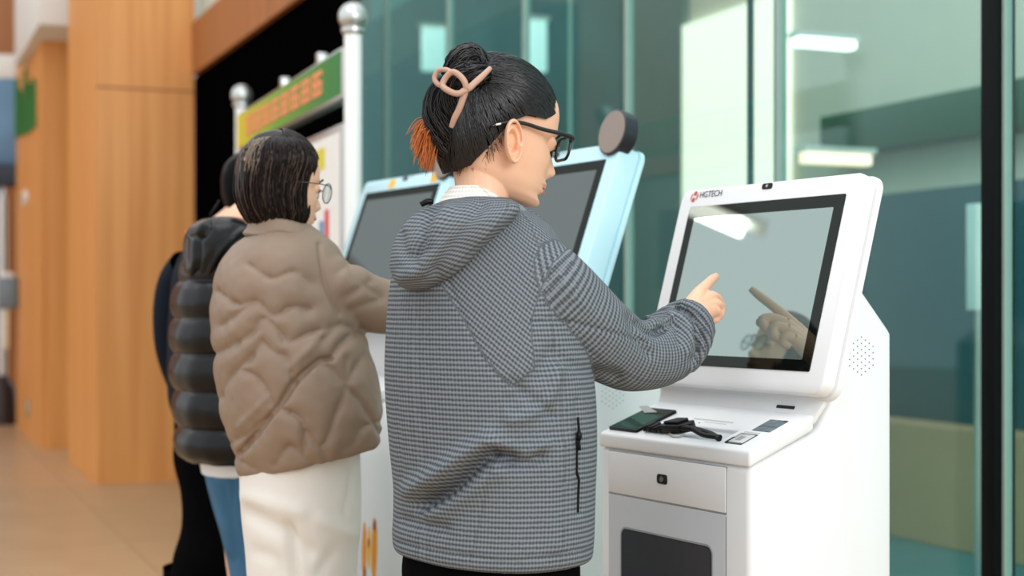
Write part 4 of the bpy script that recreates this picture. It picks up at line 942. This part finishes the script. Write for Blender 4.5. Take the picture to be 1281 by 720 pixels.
    folds = [([(525, 632), (560, 612), (590, 585), (615, 568), (640, 572)], 9, -.020), ([(515, 612), (550, 592), (585, 566), (612, 550)], 12, .014), ([(540, 645), (580, 622), (618, 590)], 12, .010),
             ([(620, 570), (640, 580), (660, 580), (676, 572)], 7, -.012), ([(625, 556), (650, 562), (680, 556)], 9, .008),
             ([(505, 650), (530, 655), (555, 660)], 8, -.008), ([(690, 440), (670, 470), (640, 500)], 10, -.008), ([(700, 460), (685, 500), (660, 520), (640, 525)], 8, .008), ([(640, 478), (668, 500), (690, 520)], 7, -.007),
             ([(560, 350), (580, 400), (605, 450), (630, 480)], 3, -.0022), ([(630, 480), (618, 560), (600, 640), (585, 705)], 2.5, -.0025), ([(496, 352), (494, 430), (496, 520), (502, 600)], 3, -.003),
             ([(722, 500), (721, 560), (724, 640)], 4, -.004), ([(488, 676), (560, 690), (640, 702), (738, 686)], 3, -.003), ([(700, 560), (690, 620), (694, 680)], 14, .006)]
    # right sleeve
    S = tube_grid([P(640, 322, 2.77), P(676, 356, 2.745), P(712, 392, 2.77), P(752, 424, 2.82), P(788, 444, 2.87), P(818, 443, 2.92), P(845, 424, 2.975), P(866, 403, 3.02)],
                  [.070, .084, .083, .077, .069, .066, .064, .054], 150, 110)
    nr = 150; tt = np.linspace(0, 1, nr)[:, None]; nn = grid_normals(S)
    bunch = .0045*np.sin(tt*120+1.2*np.sin(np.linspace(0, 2*np.pi, 110))[None])*np.clip((tt-.74)*6, 0, 1)*np.clip((1-tt)*18, .0, 1)
    S = S+nn*(bunch+.003*vnoise(S, 31, 22)+.002*vnoise(S, 32, 55)+.004*vnoise(S, 33, 60)*np.exp(-((tt-.62)/.1)**2))[..., None]
    S = apply_folds(S, [([(856, 386), (872, 398), (878, 420), (868, 450)], 3.5, -.008), ([(848, 394), (862, 404), (866, 425)], 3.5, .004), ([(800, 402), (815, 415), (828, 412)], 5, -.008), ([(808, 396), (822, 404), (836, 400)], 4, .006), ([(790, 398), (800, 425), (812, 440)], 6, -.004),
                        ([(664, 402), (700, 400), (750, 412), (810, 428)], 2.2, -.0022), ([(690, 330), (720, 370), (745, 395)], 8, .003), ([(700, 450), (730, 462), (770, 470)], 9, -.004)])
    # turn the cuff end inwards
    e = S[-1]; c = e.mean(0); S = np.concatenate([S, (c+(e-c)*.9)[None], (c+(e-c)*.8-(S[-1].mean(0)-S[-6].mean(0))*.6)[None], (c+(e-c)*.72-(S[-1].mean(0)-S[-6].mean(0))*2)[None]])
    S2 = tube_grid([P(560, 325, 2.93), P(545, 350, 2.97), P(542, 420, 3.02), P(550, 485, 3.06), P(600, 515, 3.11), P(636, 522, 3.13)], [.05, .07, .068, .062, .055, .05], 60, 50)
    hd = union_garment('hoodie', [G, S, S2], M_KNIT, o, .0034, joint=[(676, 272), (672, 310), (664, 350), (660, 395)], jw=26, folds=folds+[([(845, 384), (860, 391), (871, 408), (872, 438)], 2.6, -.011), ([(854, 379), (874, 389), (885, 408), (882, 436), (866, 462)], 5, .006), ([(838, 392), (852, 399), (860, 414), (860, 440)], 5, .006), ([(830, 402), (845, 408), (850, 428)], 3, -.006), ([(798, 403), (814, 416), (830, 411)], 4, -.010), ([(806, 396), (822, 404), (838, 398)], 4, .007), ([(786, 396), (798, 424), (812, 442)], 5, -.006), ([(664, 402), (700, 400), (750, 412), (810, 428)], 1.8, -.003), ([(700, 448), (730, 462), (770, 472)], 8, -.006), ([(545, 600), (580, 575), (612, 556)], 14, .008), ([(530, 630), (562, 612), (592, 584), (616, 568)], 7, -.010)], rot=([(545, 345), (640, 250), (720, 300), (690, 330), (672, 372), (664, 402), (668, 460), (640, 484), (606, 448), (580, 400)], -.62))
    G = apply_folds(G, folds)
    # hood lying on the back
    hk = [(246, 572, 612, 2.755), (249, 556, 634, 2.75), (256, 538, 649, 2.745), (266, 519, 650, 2.738), (280, 503, 640, 2.732), (296, 493, 625, 2.728), (314, 487, 603, 2.725), (332, 485, 582, 2.722), (346, 489, 563, 2.722), (355, 496, 550, 2.722), (361, 508, 536, 2.724), (362, 516, 528, 2.727)]
    Hd = body_rings(hk, 110, 140, YAW1, .62, 2.2)
    Hd = Hd+grid_normals(Hd)*(.003*vnoise(Hd, 41, 22)+.002*vnoise(Hd, 42, 50))[..., None]
    Hd = apply_folds(Hd, [([(548, 256), (534, 275), (528, 300), (518, 318)], 5, -.012), ([(560, 262), (548, 285), (545, 310), (530, 335), (505, 345)], 9, .010), ([(600, 256), (585, 280), (565, 305), (545, 335)], 9, -.009), ([(640, 262), (615, 282), (590, 312), (560, 345)], 8, .008), ([(500, 290), (505, 315), (520, 330)], 6, -.006), ([(528, 262), (512, 275), (505, 285)], 5, .006), ([(550, 295), (540, 310), (525, 318)], 5, -.006)])
    hood = grid_obj('hood', Hd, M_KNIT, hd, (True, True))
    # hood edge at the right of the neck and black loop tab
    v, f = tube_vf([P(630, 255, 2.735), P(645, 262, 2.735), P(654, 272, 2.75), P(650, 280, 2.77)], [.010, .012, .012, .008], 12, resample=16); attach(mesh('hood_edge', v, f, M_KNIT, None, True), hood)
    v, f = tube_vf([P(526, 256, 2.72), P(533, 252, 2.722), P(541, 252, 2.725)], [.005, .006, .005], 8, resample=8); attach(mesh('hanger_loop', v, f, M_BLK, None, True), hood)
    # white checked collar of the shirt underneath
    ck = [(233, 563, 606, 2.79), (240, 556, 616, 2.79), (252, 548, 630, 2.79), (262, 545, 640, 2.79)]
    Cg = body_rings(ck, 16, 60, YAW1, .8, 2.0); grid_obj('shirt_collar', Cg, knit_mat('checked_shirt', rgb(226, 220, 210), rgb(250, 247, 240), .010, .012), o)
    # side pocket zip
    zp = empty('pocket_zip'); attach(zp, hd)
    def sp(px, py):                               # nearest camera-facing hoodie point
        x, y = to_px(G); nn_ = grid_normals(G); fr_ = nn_[..., 1] < .2
        d = (x-px)**2+(y-py)**2+np.where(fr_, 0, 1e6); i = np.unravel_index(np.argmin(d), d.shape); return Vector(G[i]+nn_[i]*.001)
    zl = [sp(722, y) for y in range(520, 642, 10)]
    v, f = tube_vf(zl, .0022, 8, resample=40); attach(mesh('zip_teeth', v, f, M_BLK, None, True), zp)
    a = sp(722, 540); v, f = tube_vf([a+Vector((0, -.004, .006)), a+Vector((0, -.006, -.004)), a+Vector((0, -.004, -.012))], [.002, .0055, .004], 8); attach(mesh('zip_slider', v, f, M_BLK, None, True), zp)
    v, f = tube_vf([a+Vector((0, -.005, -.01)), a+Vector((.001, -.006, -.03))], [.002, .003], 8); attach(mesh('zip_pull', v, f, M_BLK, None, True), zp)
    # trousers and shoes
    mt = mat('black_trousers', (.0025, .0025, .003, 1), .9, spec=.02, noise=.2)
    trouser(o, 'trousers', [(640, 520, 712, 2.83), (680, 505, 722, 2.83), (712, 500, 724, 2.83), (760, 505, 722, 2.83), (800, 515, 715, 2.83)], YAW1, feet, mt)
    shoes(o, feet, YAW1, mat('white_shoe', rgb(220, 220, 216), .5, noise=.04), M_WHITE)
    return o
person_1 = person1()
# ================================================================== woman in the brown quilted jacket
def simple_face(o, HM, glasses=None):
    def loc(name, v, f, m, par=o): return attach(mesh(name, xf(HM, v), f, m, None, True), par)
    v, f = tube_vf([(-.022, .0895, -.070), (-.012, .0975, -.067), (0, .1005, -.068), (.012, .0975, -.067), (.022, .0895, -.070)], [.0008, .0026, .003, .0026, .0008], 8, resample=12); lp = loc('lips', v, f, M_LIP)
    for sd in (-1, 1):
        v, f = tube_vf([(sd*.014, .099, .016), (sd*.028, .0985, .021), (sd*.042, .092, .020), (sd*.052, .083, .014)], [.0016, .0026, .0022, .0008], 6, resample=12); loc('eyebrow', v, f, M_HAIRB)
        v, f = tube_vf([(sd*.018, .0905, -.005), (sd*.026, .0925, -.0065), (sd*.036, .0915, -.0065), (sd*.046, .085, -.003)], [.0006, .0013, .0015, .0008], 6, resample=12); loc('eyelashes', v, f, M_HAIR)
    if glasses:
        gl = empty('glasses'); attach(gl, o); ml = MATS.get('lensmat') or glass_mat('round_lens', (.9, .95, .95, 1)); MATS['lensmat'] = ml
        for sd in (-1, 1):
            ring = [(sd*.034+.024*math.cos(a), .112-.1*abs(sd*.034+.024*math.cos(a))**1.25, -.008+.023*math.sin(a)) for a in np.linspace(0, 2*math.pi, 26)]; ring.append(ring[1])
            v, f = tube_vf(ring, .0013, 6); loc('rim', v, f, glasses, gl); n = 25
            mesh_l = loc('lens', ring[:n]+[(p[0], p[1]-.001, p[2]) for p in ring[:n]], ring_faces(2, n), ml, gl)
            v, f = tube_vf([(sd*.058, .106, .0), (sd*.071, .098, .003), (sd*.077, .04, .005), (sd*.079, -.02, .0)], .0013, 6, resample=16); loc('temple_arm', v, f, glasses, gl)
        v, f = tube_vf([(-.010, .110, -.002), (0, .112, .002), (.010, .110, -.002)], .0012, 6, resample=6); loc('bridge', v, f, glasses, gl)
YAW2 = math.radians(56)
HM2 = head_matrix(math.radians(55), math.radians(5), .99, 362, 241, 3.36)
def person2():
    r = np.random.default_rng(5)
    sR, eR, wR = P(408, 350, 3.36), P(480, 395, 3.48), P(560, 372, 3.66)
    sL, eL, wL = P(305, 350, 3.55), P(330, 440, 3.66), P(420, 430, 3.72)
    hip = P(372, 580, 3.47); feet = [(-.52, 3.56), (-.42, 3.42)]
    nb = P(352, 302, 3.44); hb = HM2@Vector((0, -.022, -.05))
    neck = tube_vf([HM2@Vector((0, -.02, 0)), hb, Vector(hb).lerp(nb, .5), nb, P(352, 325, 3.45)], [.045, .048, .048, .054, .08], 24, resample=22)
    H = []
    Wp = Vector(wR); d = (Vector(P(590, 362, 3.78))-Wp)
    up = Vector((0, 0, 1)); sdv = d.cross(up).normalized()
    for k, (ln, off) in enumerate(((.075, -.03), (.085, -.01), (.08, .01), (.062, .03))):
        b = Wp+d.normalized()*.085+sdv*off; H.append(tube_vf([Wp, Wp.lerp(b, .6), b], [.022, .018, .012], 10, resample=8))
        H.append(tube_vf([b, b+d.normalized()*ln*.6-up*.006, b+d.normalized()*ln-up*.02], [.011, .0095, .007], 10, resample=10))
    H.append(tube_vf([Wp, Wp+d.normalized()*.05-sdv*.045, Wp+d.normalized()*.09-sdv*.055], [.018, .013, .008], 10, resample=10))
    core = core_parts(sL, sR, hip, YAW2, eL, wL, eR, wR, nb, feet, .85)
    o = make_person('woman with dark bob in brown quilted jacket and white trousers at the middle kiosk', HM2, dict(fine=[neck], hand=H, core=core), .008, ears=False, hvox=.003)
    simple_face(o, HM2, mat('thin_metal', rgb(96, 96, 100), .25, metal=.8, noise=.05))
    # ---------------- bob hair: shell plus falling strands
    hk = [(171, 345, 358, 3.42), (173, 329, 370, 3.42), (178, 314, 382, 3.42), (188, 304, 391, 3.42), (202, 299, 395, 3.42), (220, 296.5, 389, 3.42), (240, 296, 384, 3.42), (256, 299, 384, 3.42), (268, 305, 384, 3.42), (277, 311, 381, 3.42), (281, 318, 374, 3.42)]
    G = body_rings(hk, 60, 140, math.radians(57), 1.02, 2.15)
    # open toward the face: pull the front third back so the face stands proud of the hair
    Fv = np.array([math.sin(math.radians(57)), math.cos(math.radians(57)), 0]); c = G.mean(1, keepdims=True)
    fr = ((G-c)*Fv).sum(2); zz_ = np.linspace(0, 1, 60)[:, None]; lim = np.interp(zz_, [0, .25, .5, 1], [.2, .12, .074, .058]); over = np.clip(fr-lim, 0, None); G = G-Fv*(over*.93)[..., None]
    a = np.linspace(0, 2*np.pi, 140, endpoint=False)[None]
    G = G+grid_normals(G)*(.0022*np.sin(31*a+2*np.sin(5*a))*np.clip(zz_*2, 0, 1)+.0018*np.sin(53*a+1.7)*np.clip(zz_*1.6, 0, 1)+.002*vnoise(G, 3, 60))[..., None]
    hair = grid_obj('hair', G, M_HAIRB, o, (True, True), False)
    RADb = (.0785, .0985, .0975); kb = [(0, 58), (20, 63), (40, 73), (58, 86), (80, 100), (100, 118), (128, 130), (180, 135)]
    cb = xf(HM2, hair_cap(HM2, (0, .0, .028), RADb, kb, 100, 36, .003)); attach(mesh('hair_crown', cb.reshape(-1, 3), ring_faces(36, 100, True, False), M_HAIRB, None, True), hair)
    cs = []
    for i in range(420):                          # strands parted at the crown and falling over the forehead and temples
        psi = r.uniform(-1.9, 1.9); t1 = math.radians(np.interp(abs(math.degrees(psi)), [k[0] for k in kb], [k[1] for k in kb]))*r.uniform(.9, 1.02); t = np.linspace(.03, 1, 12)*t1
        dd = np.stack([np.sin(t)*math.sin(psi), np.sin(t)*math.cos(psi), np.cos(t)], 1); cs.append(xf(HM2, on_ell(dd, (0, .0, .028), RADb, .001+.003*r.random())))
    v, f = strands_vf(cs, .0014, .001, 4); attach(mesh('hair_fringe', v, f, M_HAIRB, None, True), hair)
    paths = []; pg = []
    for i in range(1500):
        j = r.integers(0, 140); t0 = abs(r.normal())*.10; t1 = min(1.06, .93+r.normal()*.09); t = np.linspace(t0, max(t1, t0+.3), 12); tc = np.clip(t, 0, 1)*59
        i0 = np.floor(tc).astype(int); i1 = np.minimum(i0+1, 59); fr_ = (tc-i0)[:, None]
        jj = (j+np.round(r.normal()*4*t)).astype(int) % 140
        q = G[i0, jj]*(1-fr_)+G[i1, jj]*fr_; cc = c[i0, 0]; k = 1.004+.022*r.random(); q = cc+(q-cc)*np.array([k, k, 1])
        q[:, 2] -= np.clip(t-1, 0, None)*.17
        jr = q[0]; px_, _ = to_px(q[3]); (pg if (r.random() < .8 and px_ < 328 and t0 < .12) else paths).append(spl(np.arange(12), q, np.linspace(0, 11, 16)))
    v, f = strands_vf([q for i, q in enumerate(paths) if i % 5], .0014, .0010, 4); attach(mesh('hair_strands', v, f, M_HAIRB, None, True), hair)
    v, f = strands_vf([q[5:] for i, q in enumerate(paths) if i % 5 == 0], .0015, .0008, 4); attach(mesh('hair_streaks', v, f, M_HAIRL, None, True), hair)
    pg = [p[:9] for p in pg]
    if pg: v, f = strands_vf(pg, .0018, .0012, 4); g = attach(mesh('grey_strands', v, f, M_HAIRG, None, True), hair)
    # ---------------- jacket
    M_BROWN = mat('brown_quilted_nylon', rgb(142, 121, 103), .48, spec=.4, noise=.06, nscale=6, bump=.25, bscale=45)
    tk = [(284, 325, 386, 3.44), (292, 316, 396, 3.44), (302, 302, 408, 3.44), (314, 287, 420, 3.445), (330, 275, 430, 3.45), (352, 266, 437, 3.455), (382, 262, 445, 3.46), (420, 263, 455, 3.46), (455, 266, 465, 3.46, 2), (505, 274, 475, 3.46, 8), (540, 284, 478, 3.46, 14), (563, 291, 477, 3.46, 18), (574, 296, 474, 3.46, 20), (577, 300, 470, 3.46, 20), (572, 308, 462, 3.46, 20)]
    G = body_rings(tk, 200, 220, YAW2, .80, 2.3)
    G = G+grid_normals(G)*(.005*vnoise(G, 51, 13))[..., None]
    o2 = lambda L_: [(250+x/2.117, 270+y/2.117) for x, y in L_]
    lines = [[(95, 640), (150, 575), (210, 500), (250, 440), (310, 385), (345, 378)], [(60, 480), (75, 440), (100, 405), (135, 375), (165, 330)], [(140, 310), (165, 270), (200, 295), (225, 330)],
             [(100, 405), (150, 425), (185, 475), (200, 510)], [(200, 510), (250, 525), (275, 560), (275, 640)], [(275, 560), (320, 610), (360, 520), (385, 450), (385, 380)], [(300, 390), (340, 400), (375, 435)],
             [(320, 330), (370, 290), (420, 300)], [(30, 370), (80, 345), (110, 330), (150, 300)], [(55, 560), (90, 635), (130, 660), (180, 690)], [(320, 610), (345, 670)], [(385, 450), (430, 500), (475, 580)], [(170, 540), (130, 575), (80, 600)],
             [(240, 335), (290, 310), (335, 300), (370, 285)], [(50, 200), (100, 235), (150, 225), (195, 265), (240, 240), (290, 245)], [(225, 370), (240, 405), (250, 440)], [(130, 130), (190, 165), (250, 150), (310, 190)], [(60, 290), (100, 260), (150, 225)], [(345, 378), (380, 330), (425, 300)], [(385, 450), (410, 400), (430, 370)], [(200, 660), (235, 610), (275, 640), (320, 665)], [(410, 600), (430, 560), (475, 545)], [(345, 670), (380, 620), (410, 600)], [(165, 330), (195, 360), (225, 370)]]
    lines = [o2(l) for l in lines]
    G = quilt(G, lines, 8.0, .010, 26); G = quilt(G, lines, 2.2, .0055, 26)
    px, py = to_px(G); near = np.full(px.shape, 1e9)
    for l in lines: near = np.minimum(near, seg_dist(px, py, smooth_line(l)))
    G = G+grid_normals(G)*((.0045*vnoise(G, 54, 110)+.003*vnoise(G, 55, 190))*np.exp(-near/9)*np.concatenate([np.ones(170), np.linspace(1, 0, 30)])[:, None])[..., None]
    G = apply_folds(G, [(o2([(95, 640), (150, 575), (210, 500), (250, 440)]), 3.0, -.008), (o2([(250, 440), (310, 385), (345, 378)]), 3, -.006), (o2([(330, 300), (300, 340), (240, 400)]), 5, .005), (o2([(180, 480), (140, 520), (100, 560)]), 4, .004)])
    G = G+grid_normals(G)*(.0022*vnoise(G, 52, 75)+.0012*vnoise(G, 53, 150))[..., None]
    S = tube_grid([P(372, 335, 3.44), P(402, 352, 3.385), P(428, 364, 3.40), P(455, 376, 3.44), P(485, 385, 3.49), P(520, 380, 3.57), P(552, 372, 3.65)], [.05, .066, .066, .062, .058, .056, .05], 110, 80)
    nn = grid_normals(S); tt = np.linspace(0, 1, 110)[:, None]
    S = S+nn*(.005*vnoise(S, 61, 30)+.0025*vnoise(S, 62, 75))[..., None]
    S = quilt(S, [o2(l) for l in ([(325, 60), (325, 110), (335, 170), (370, 260)], [(335, 170), (390, 130), (430, 110)], [(345, 240), (400, 205), (450, 175)], [(390, 130), (430, 180), (480, 215)], [(370, 260), (420, 240), (480, 220)])], 5, .010)
    S2 = tube_grid([P(335, 330, 3.50), P(306, 350, 3.54), P(318, 410, 3.62), P(345, 440, 3.66), P(410, 432, 3.71)], [.05, .062, .062, .058, .05], 50, 40)
    jk = union_garment('quilted_jacket', [G, S, S2], M_BROWN, o, .0042, joint=[(385, 305), (396, 318), (402, 340), (412, 375)], jw=13, folds=[([(399, 305), (402, 330), (408, 360), (424, 392)], 3, -.006)], smooth=1)
    ck = [(272, 318, 384, 3.43, -9), (275, 313, 390, 3.43, -9), (284, 311, 397, 3.43, -9), (294, 307, 404, 3.435, -9), (301, 303, 409, 3.44, -9), (304, 306, 407, 3.44, -9), (301, 312, 400, 3.44, -9)]
    Cg = body_rings(ck, 40, 120, YAW2, .86, 2.1); inner = Cg[:1].mean(1, keepdims=True)+(Cg[:1]-Cg[:1].mean(1, keepdims=True))*.9; low = inner.copy(); low[..., 2] -= .03
    Cg = np.concatenate([low, inner, Cg]); Cg = Cg+grid_normals(Cg)*(.003*vnoise(Cg, 71, 50))[..., None]
    Cg = apply_folds(Cg, [([(312, 300), (345, 292), (380, 298), (400, 306)], 2.5, -.006)])
    grid_obj('collar', Cg, M_BROWN, jk)
    mt = mat('white_trousers', rgb(234, 230, 222), .8, spec=.15, noise=.03, nscale=6, bump=.15, bscale=300)
    folds = [([(310, 640), (335, 655), (360, 668), (385, 690)], 9, -.012), ([(300, 620), (340, 630), (375, 640)], 9, .008), ([(362, 660), (366, 700), (370, 740)], 7, -.018), ([(440, 585), (436, 615), (430, 640)], 3, -.005), ([(400, 650), (430, 665), (448, 668)], 8, .006), ([(320, 690), (345, 700), (352, 720)], 8, -.006), ([(415, 690), (400, 715)], 6, -.006)]
    trouser(o, 'trousers', [(540, 300, 450, 3.46), (580, 297, 452, 3.46), (610, 297, 453, 3.46), (645, 299, 453, 3.46), (690, 304, 449, 3.46), (730, 307, 446, 3.46), (790, 312, 440, 3.46)], YAW2, feet, mt, .8, legr=(.094, .088, .08, .08), folds=folds)
    shoes(o, feet, YAW2, mat('white_shoe', rgb(220, 220, 216), .5, noise=.04), M_WHITE)
    return o
person_2 = person2()
# ================================================================== person in black puffer jacket and jeans, half hidden
def person3():
    r = np.random.default_rng(8); Yp = 4.13; yaw = math.radians(60)
    HM = head_matrix(math.radians(62), math.radians(6), 1.0, 352, 236, 4.09)
    sR, eR, wR = P(300, 345, 4.05), P(335, 410, 4.1), P(400, 400, 4.25)
    sL, eL, wL = P(258, 345, 4.22), P(262, 420, 4.3), P(330, 420, 4.35)
    hip = P(285, 560, Yp); feet = [(-.736, 4.18), (-.676, 4.08)]; nb = P(297, 285, 4.12); hb = HM@Vector((0, -.022, -.05))
    neck = tube_vf([HM@Vector((0, -.02, 0)), hb, Vector(hb).lerp(nb, .5), nb, P(285, 310, 4.13)], [.045, .048, .05, .056, .08], 20, resample=18)
    core = core_parts(sL, sR, hip, yaw, eL, wL, eR, wR, nb, feet, .68, .3, .6)
    o = make_person('person in glossy black hooded puffer jacket and jeans behind the brown jacket', HM, dict(fine=[neck], core=core), .009, hvox=.004)
    simple_face(o, HM)
    C = (0, -.008, .028); RAD = (.0835, .106, .098); keys = [(0, 63), (20, 67), (40, 79), (58, 90), (80, 95), (95, 105), (110, 122), (128, 135), (180, 141)]
    cap = xf(HM, hair_cap(HM, C, RAD, keys, 80, 30, .004)); hair = attach(mesh('hair', cap.reshape(-1, 3), ring_faces(30, 80, True, False), M_HAIR, None, True), o)
    mn = mat('black_glossy_nylon', (.004, .0045, .005, 1), .26, spec=.28, noise=.3, nscale=8, bump=.35, bscale=40)
    rows = [318, 352, 397, 441, 487, 533, 572, 588]
    tk = [(300, 262, 318, Yp), (312, 244, 332, Yp), (326, 234, 342, Yp), (352, 224, 350, Yp), (397, 217, 354, Yp), (441, 217, 356, Yp), (487, 219, 356, Yp), (533, 222, 356, Yp), (566, 225, 354, Yp), (573, 229, 350, Yp), (568, 236, 344, Yp)]
    G = body_rings(tk, 170, 120, yaw, .8, 2.3); _, py = to_px(G); ry = py.mean(1)
    puff = np.zeros(len(ry))
    for a, b in zip(rows[:-1], rows[1:]):
        k = (ry >= a) & (ry < b); u = (ry[k]-a)/(b-a); puff[k] = (np.sin(np.pi*u)**.55)*.020*min(1, (b-a)/40)
    G = G+grid_normals(G)*(puff[:, None]+.004*vnoise(G, 81, 40)*np.clip(1-puff[:, None]*20, .3, 1)+.0025*vnoise(G, 82, 90))[..., None]
    jk = grid_obj('puffer_jacket', G, mn, o)
    S = tube_grid([P(296, 330, 4.06), P(304, 350, 4.03), P(325, 400, 4.05), P(365, 405, 4.15), P(400, 400, 4.23)], [.06, .075, .072, .065, .055], 70, 40)
    S = S+grid_normals(S)*(.008*np.abs(np.sin(np.linspace(0, 5*np.pi, 70)))[:, None]+.003*vnoise(S, 83, 60))[..., None]; grid_obj('sleeve', S, mn, jk)
    hk = [(273, 262, 298, 4.09), (276, 246, 312, 4.08), (284, 234, 318, 4.07), (298, 227, 318, 4.065), (315, 225, 314, 4.06), (332, 226, 304, 4.06), (345, 231, 288, 4.06), (352, 240, 268, 4.065)]
    Hd = body_rings(hk, 70, 100, yaw, .7, 2.2); Hd = Hd+grid_normals(Hd)*(.006*vnoise(Hd, 84, 40)+.003*vnoise(Hd, 85, 90))[..., None]
    Hd = apply_folds(Hd, [([(262, 278), (248, 298), (248, 320), (244, 345)], 3, -.012), ([(240, 295), (252, 296), (262, 286)], 2.5, -.010), ([(308, 285), (285, 305), (268, 330), (262, 345)], 4, .012), ([(300, 295), (278, 318), (266, 340)], 3, -.010), ([(232, 300), (233, 330)], 4, -.006)])
    grid_obj('hood', Hd, mn, jk, (True, True))
    # drawcord tip and shirt hem
    v, f = tube_vf([P(262, 270, 4.06), P(268, 260, 4.05), P(274, 250, 4.05)], [.0025, .003, .002], 8, resample=10); attach(mesh('drawcord', v, f, M_BLK, None, True), jk)
    sh = body_rings([(574, 246, 338, Yp), (584, 249, 336, Yp), (592, 251, 334, Yp), (594, 256, 330, Yp)], 20, 80, yaw, .8, 2.2); grid_obj('white_shirt_hem', sh, mat('white_shirt', rgb(228, 232, 236), .7, noise=.03), o)
    md = mat('blue_denim', rgb(66, 108, 140), .8, spec=.2, noise=.45, nscale=9, bump=.3, bscale=350, detail=6)
    fo = [([(266, 600), (278, 640), (288, 690)], 5, .008), ([(280, 610), (284, 640)], 4, -.008), ([(292, 600), (290, 650), (296, 700)], 4, -.008)]
    trouser(o, 'jeans', [(560, 252, 340, Yp), (592, 254, 336, Yp), (630, 263, 334, Yp), (670, 275, 334, Yp), (720, 286, 352, Yp), (760, 290, 354, Yp)], yaw, feet, md, .8, legr=(.055, .06, .058, .058), folds=fo, legoff=.05)
    shoes(o, feet, yaw, mat('dark_shoe', rgb(40, 40, 42), .5, noise=.05), M_WHITE)
    return o
person_3 = person3()
# ================================================================== person in navy jacket and black trousers at the very back of the queue
def person4():
    Yp = 4.62; yaw = math.radians(50)
    HM = head_matrix(math.radians(60), math.radians(4), 1.0, 330, 246, 4.56)
    sR, eR, wR = P(278, 345, 4.55), P(292, 430, 4.6), P(330, 470, 4.75); sL, eL, wL = P(222, 350, 4.75), P(216, 430, 4.8), P(240, 500, 4.85)
    hip = P(250, 555, Yp); feet = [(-.985, 4.70), (-.885, 4.55)]; nb = P(280, 290, 4.60); hb = HM@Vector((0, -.022, -.05))
    neck = tube_vf([HM@Vector((0, -.02, 0)), hb, Vector(hb).lerp(nb, .5), nb, P(255, 312, Yp)], [.045, .048, .05, .056, .08], 20, resample=18)
    core = core_parts(sL, sR, hip, yaw, eL, wL, eR, wR, nb, feet, .68, .3, .6)
    o = make_person('person in navy jacket and black trousers, mostly hidden behind the puffer jacket', HM, dict(fine=[neck], core=core), .009, hvox=.004)
    simple_face(o, HM)
    C = (0, -.008, .028); RAD = (.0835, .106, .098); keys = [(0, 63), (20, 67), (40, 79), (58, 90), (80, 95), (95, 105), (110, 122), (128, 135), (180, 141)]
    cap = xf(HM, hair_cap(HM, C, RAD, keys, 80, 30, .004)); attach(mesh('hair', cap.reshape(-1, 3), ring_faces(30, 80, True, False), M_HAIR, None, True), o)
    mn = mat('navy_jacket', (.006, .011, .02, 1), .7, spec=.1, noise=.2, nscale=8, bump=.2, bscale=60)
    tk = [(296, 244, 276, Yp), (306, 234, 284, Yp), (320, 224, 292, Yp), (345, 214, 298, Yp), (380, 209, 302, Yp), (430, 207, 302, Yp), (480, 208, 302, Yp), (512, 211, 300, Yp), (519, 214, 297, Yp), (515, 220, 292, Yp)]
    G = body_rings(tk, 100, 100, yaw, .75, 2.3); G = G+grid_normals(G)*(.005*vnoise(G, 91, 25))[..., None]
    jk = grid_obj('jacket', G, mn, o)
    S = tube_grid([P(232, 330, 4.68), P(222, 352, 4.74), P(215, 430, 4.79), P(232, 495, 4.84)], [.05, .06, .055, .045], 50, 36); grid_obj('sleeve', S, mn, jk)
    S = tube_grid([P(272, 330, 4.56), P(282, 352, 4.54), P(294, 430, 4.6), P(326, 466, 4.73)], [.05, .06, .055, .045], 50, 36); grid_obj('sleeve', S, mn, jk)
    mt = mat('black_trousers', (.0025, .0025, .003, 1), .9, spec=.02, noise=.2)
    trouser(o, 'trousers', [(500, 215, 300, Yp), (540, 216, 302, Yp), (575, 215, 302, Yp), (615, 224, 300, Yp), (660, 225, 298, Yp), (700, 214, 298, Yp), (740, 210, 298, Yp)], yaw, feet, mt, .8, legr=(.082, .08, .075, .08))
    shoes(o, feet, yaw, mat('dark_shoe', rgb(40, 40, 42), .5, noise=.05), M_BLK)
    return o
person_4 = person4()
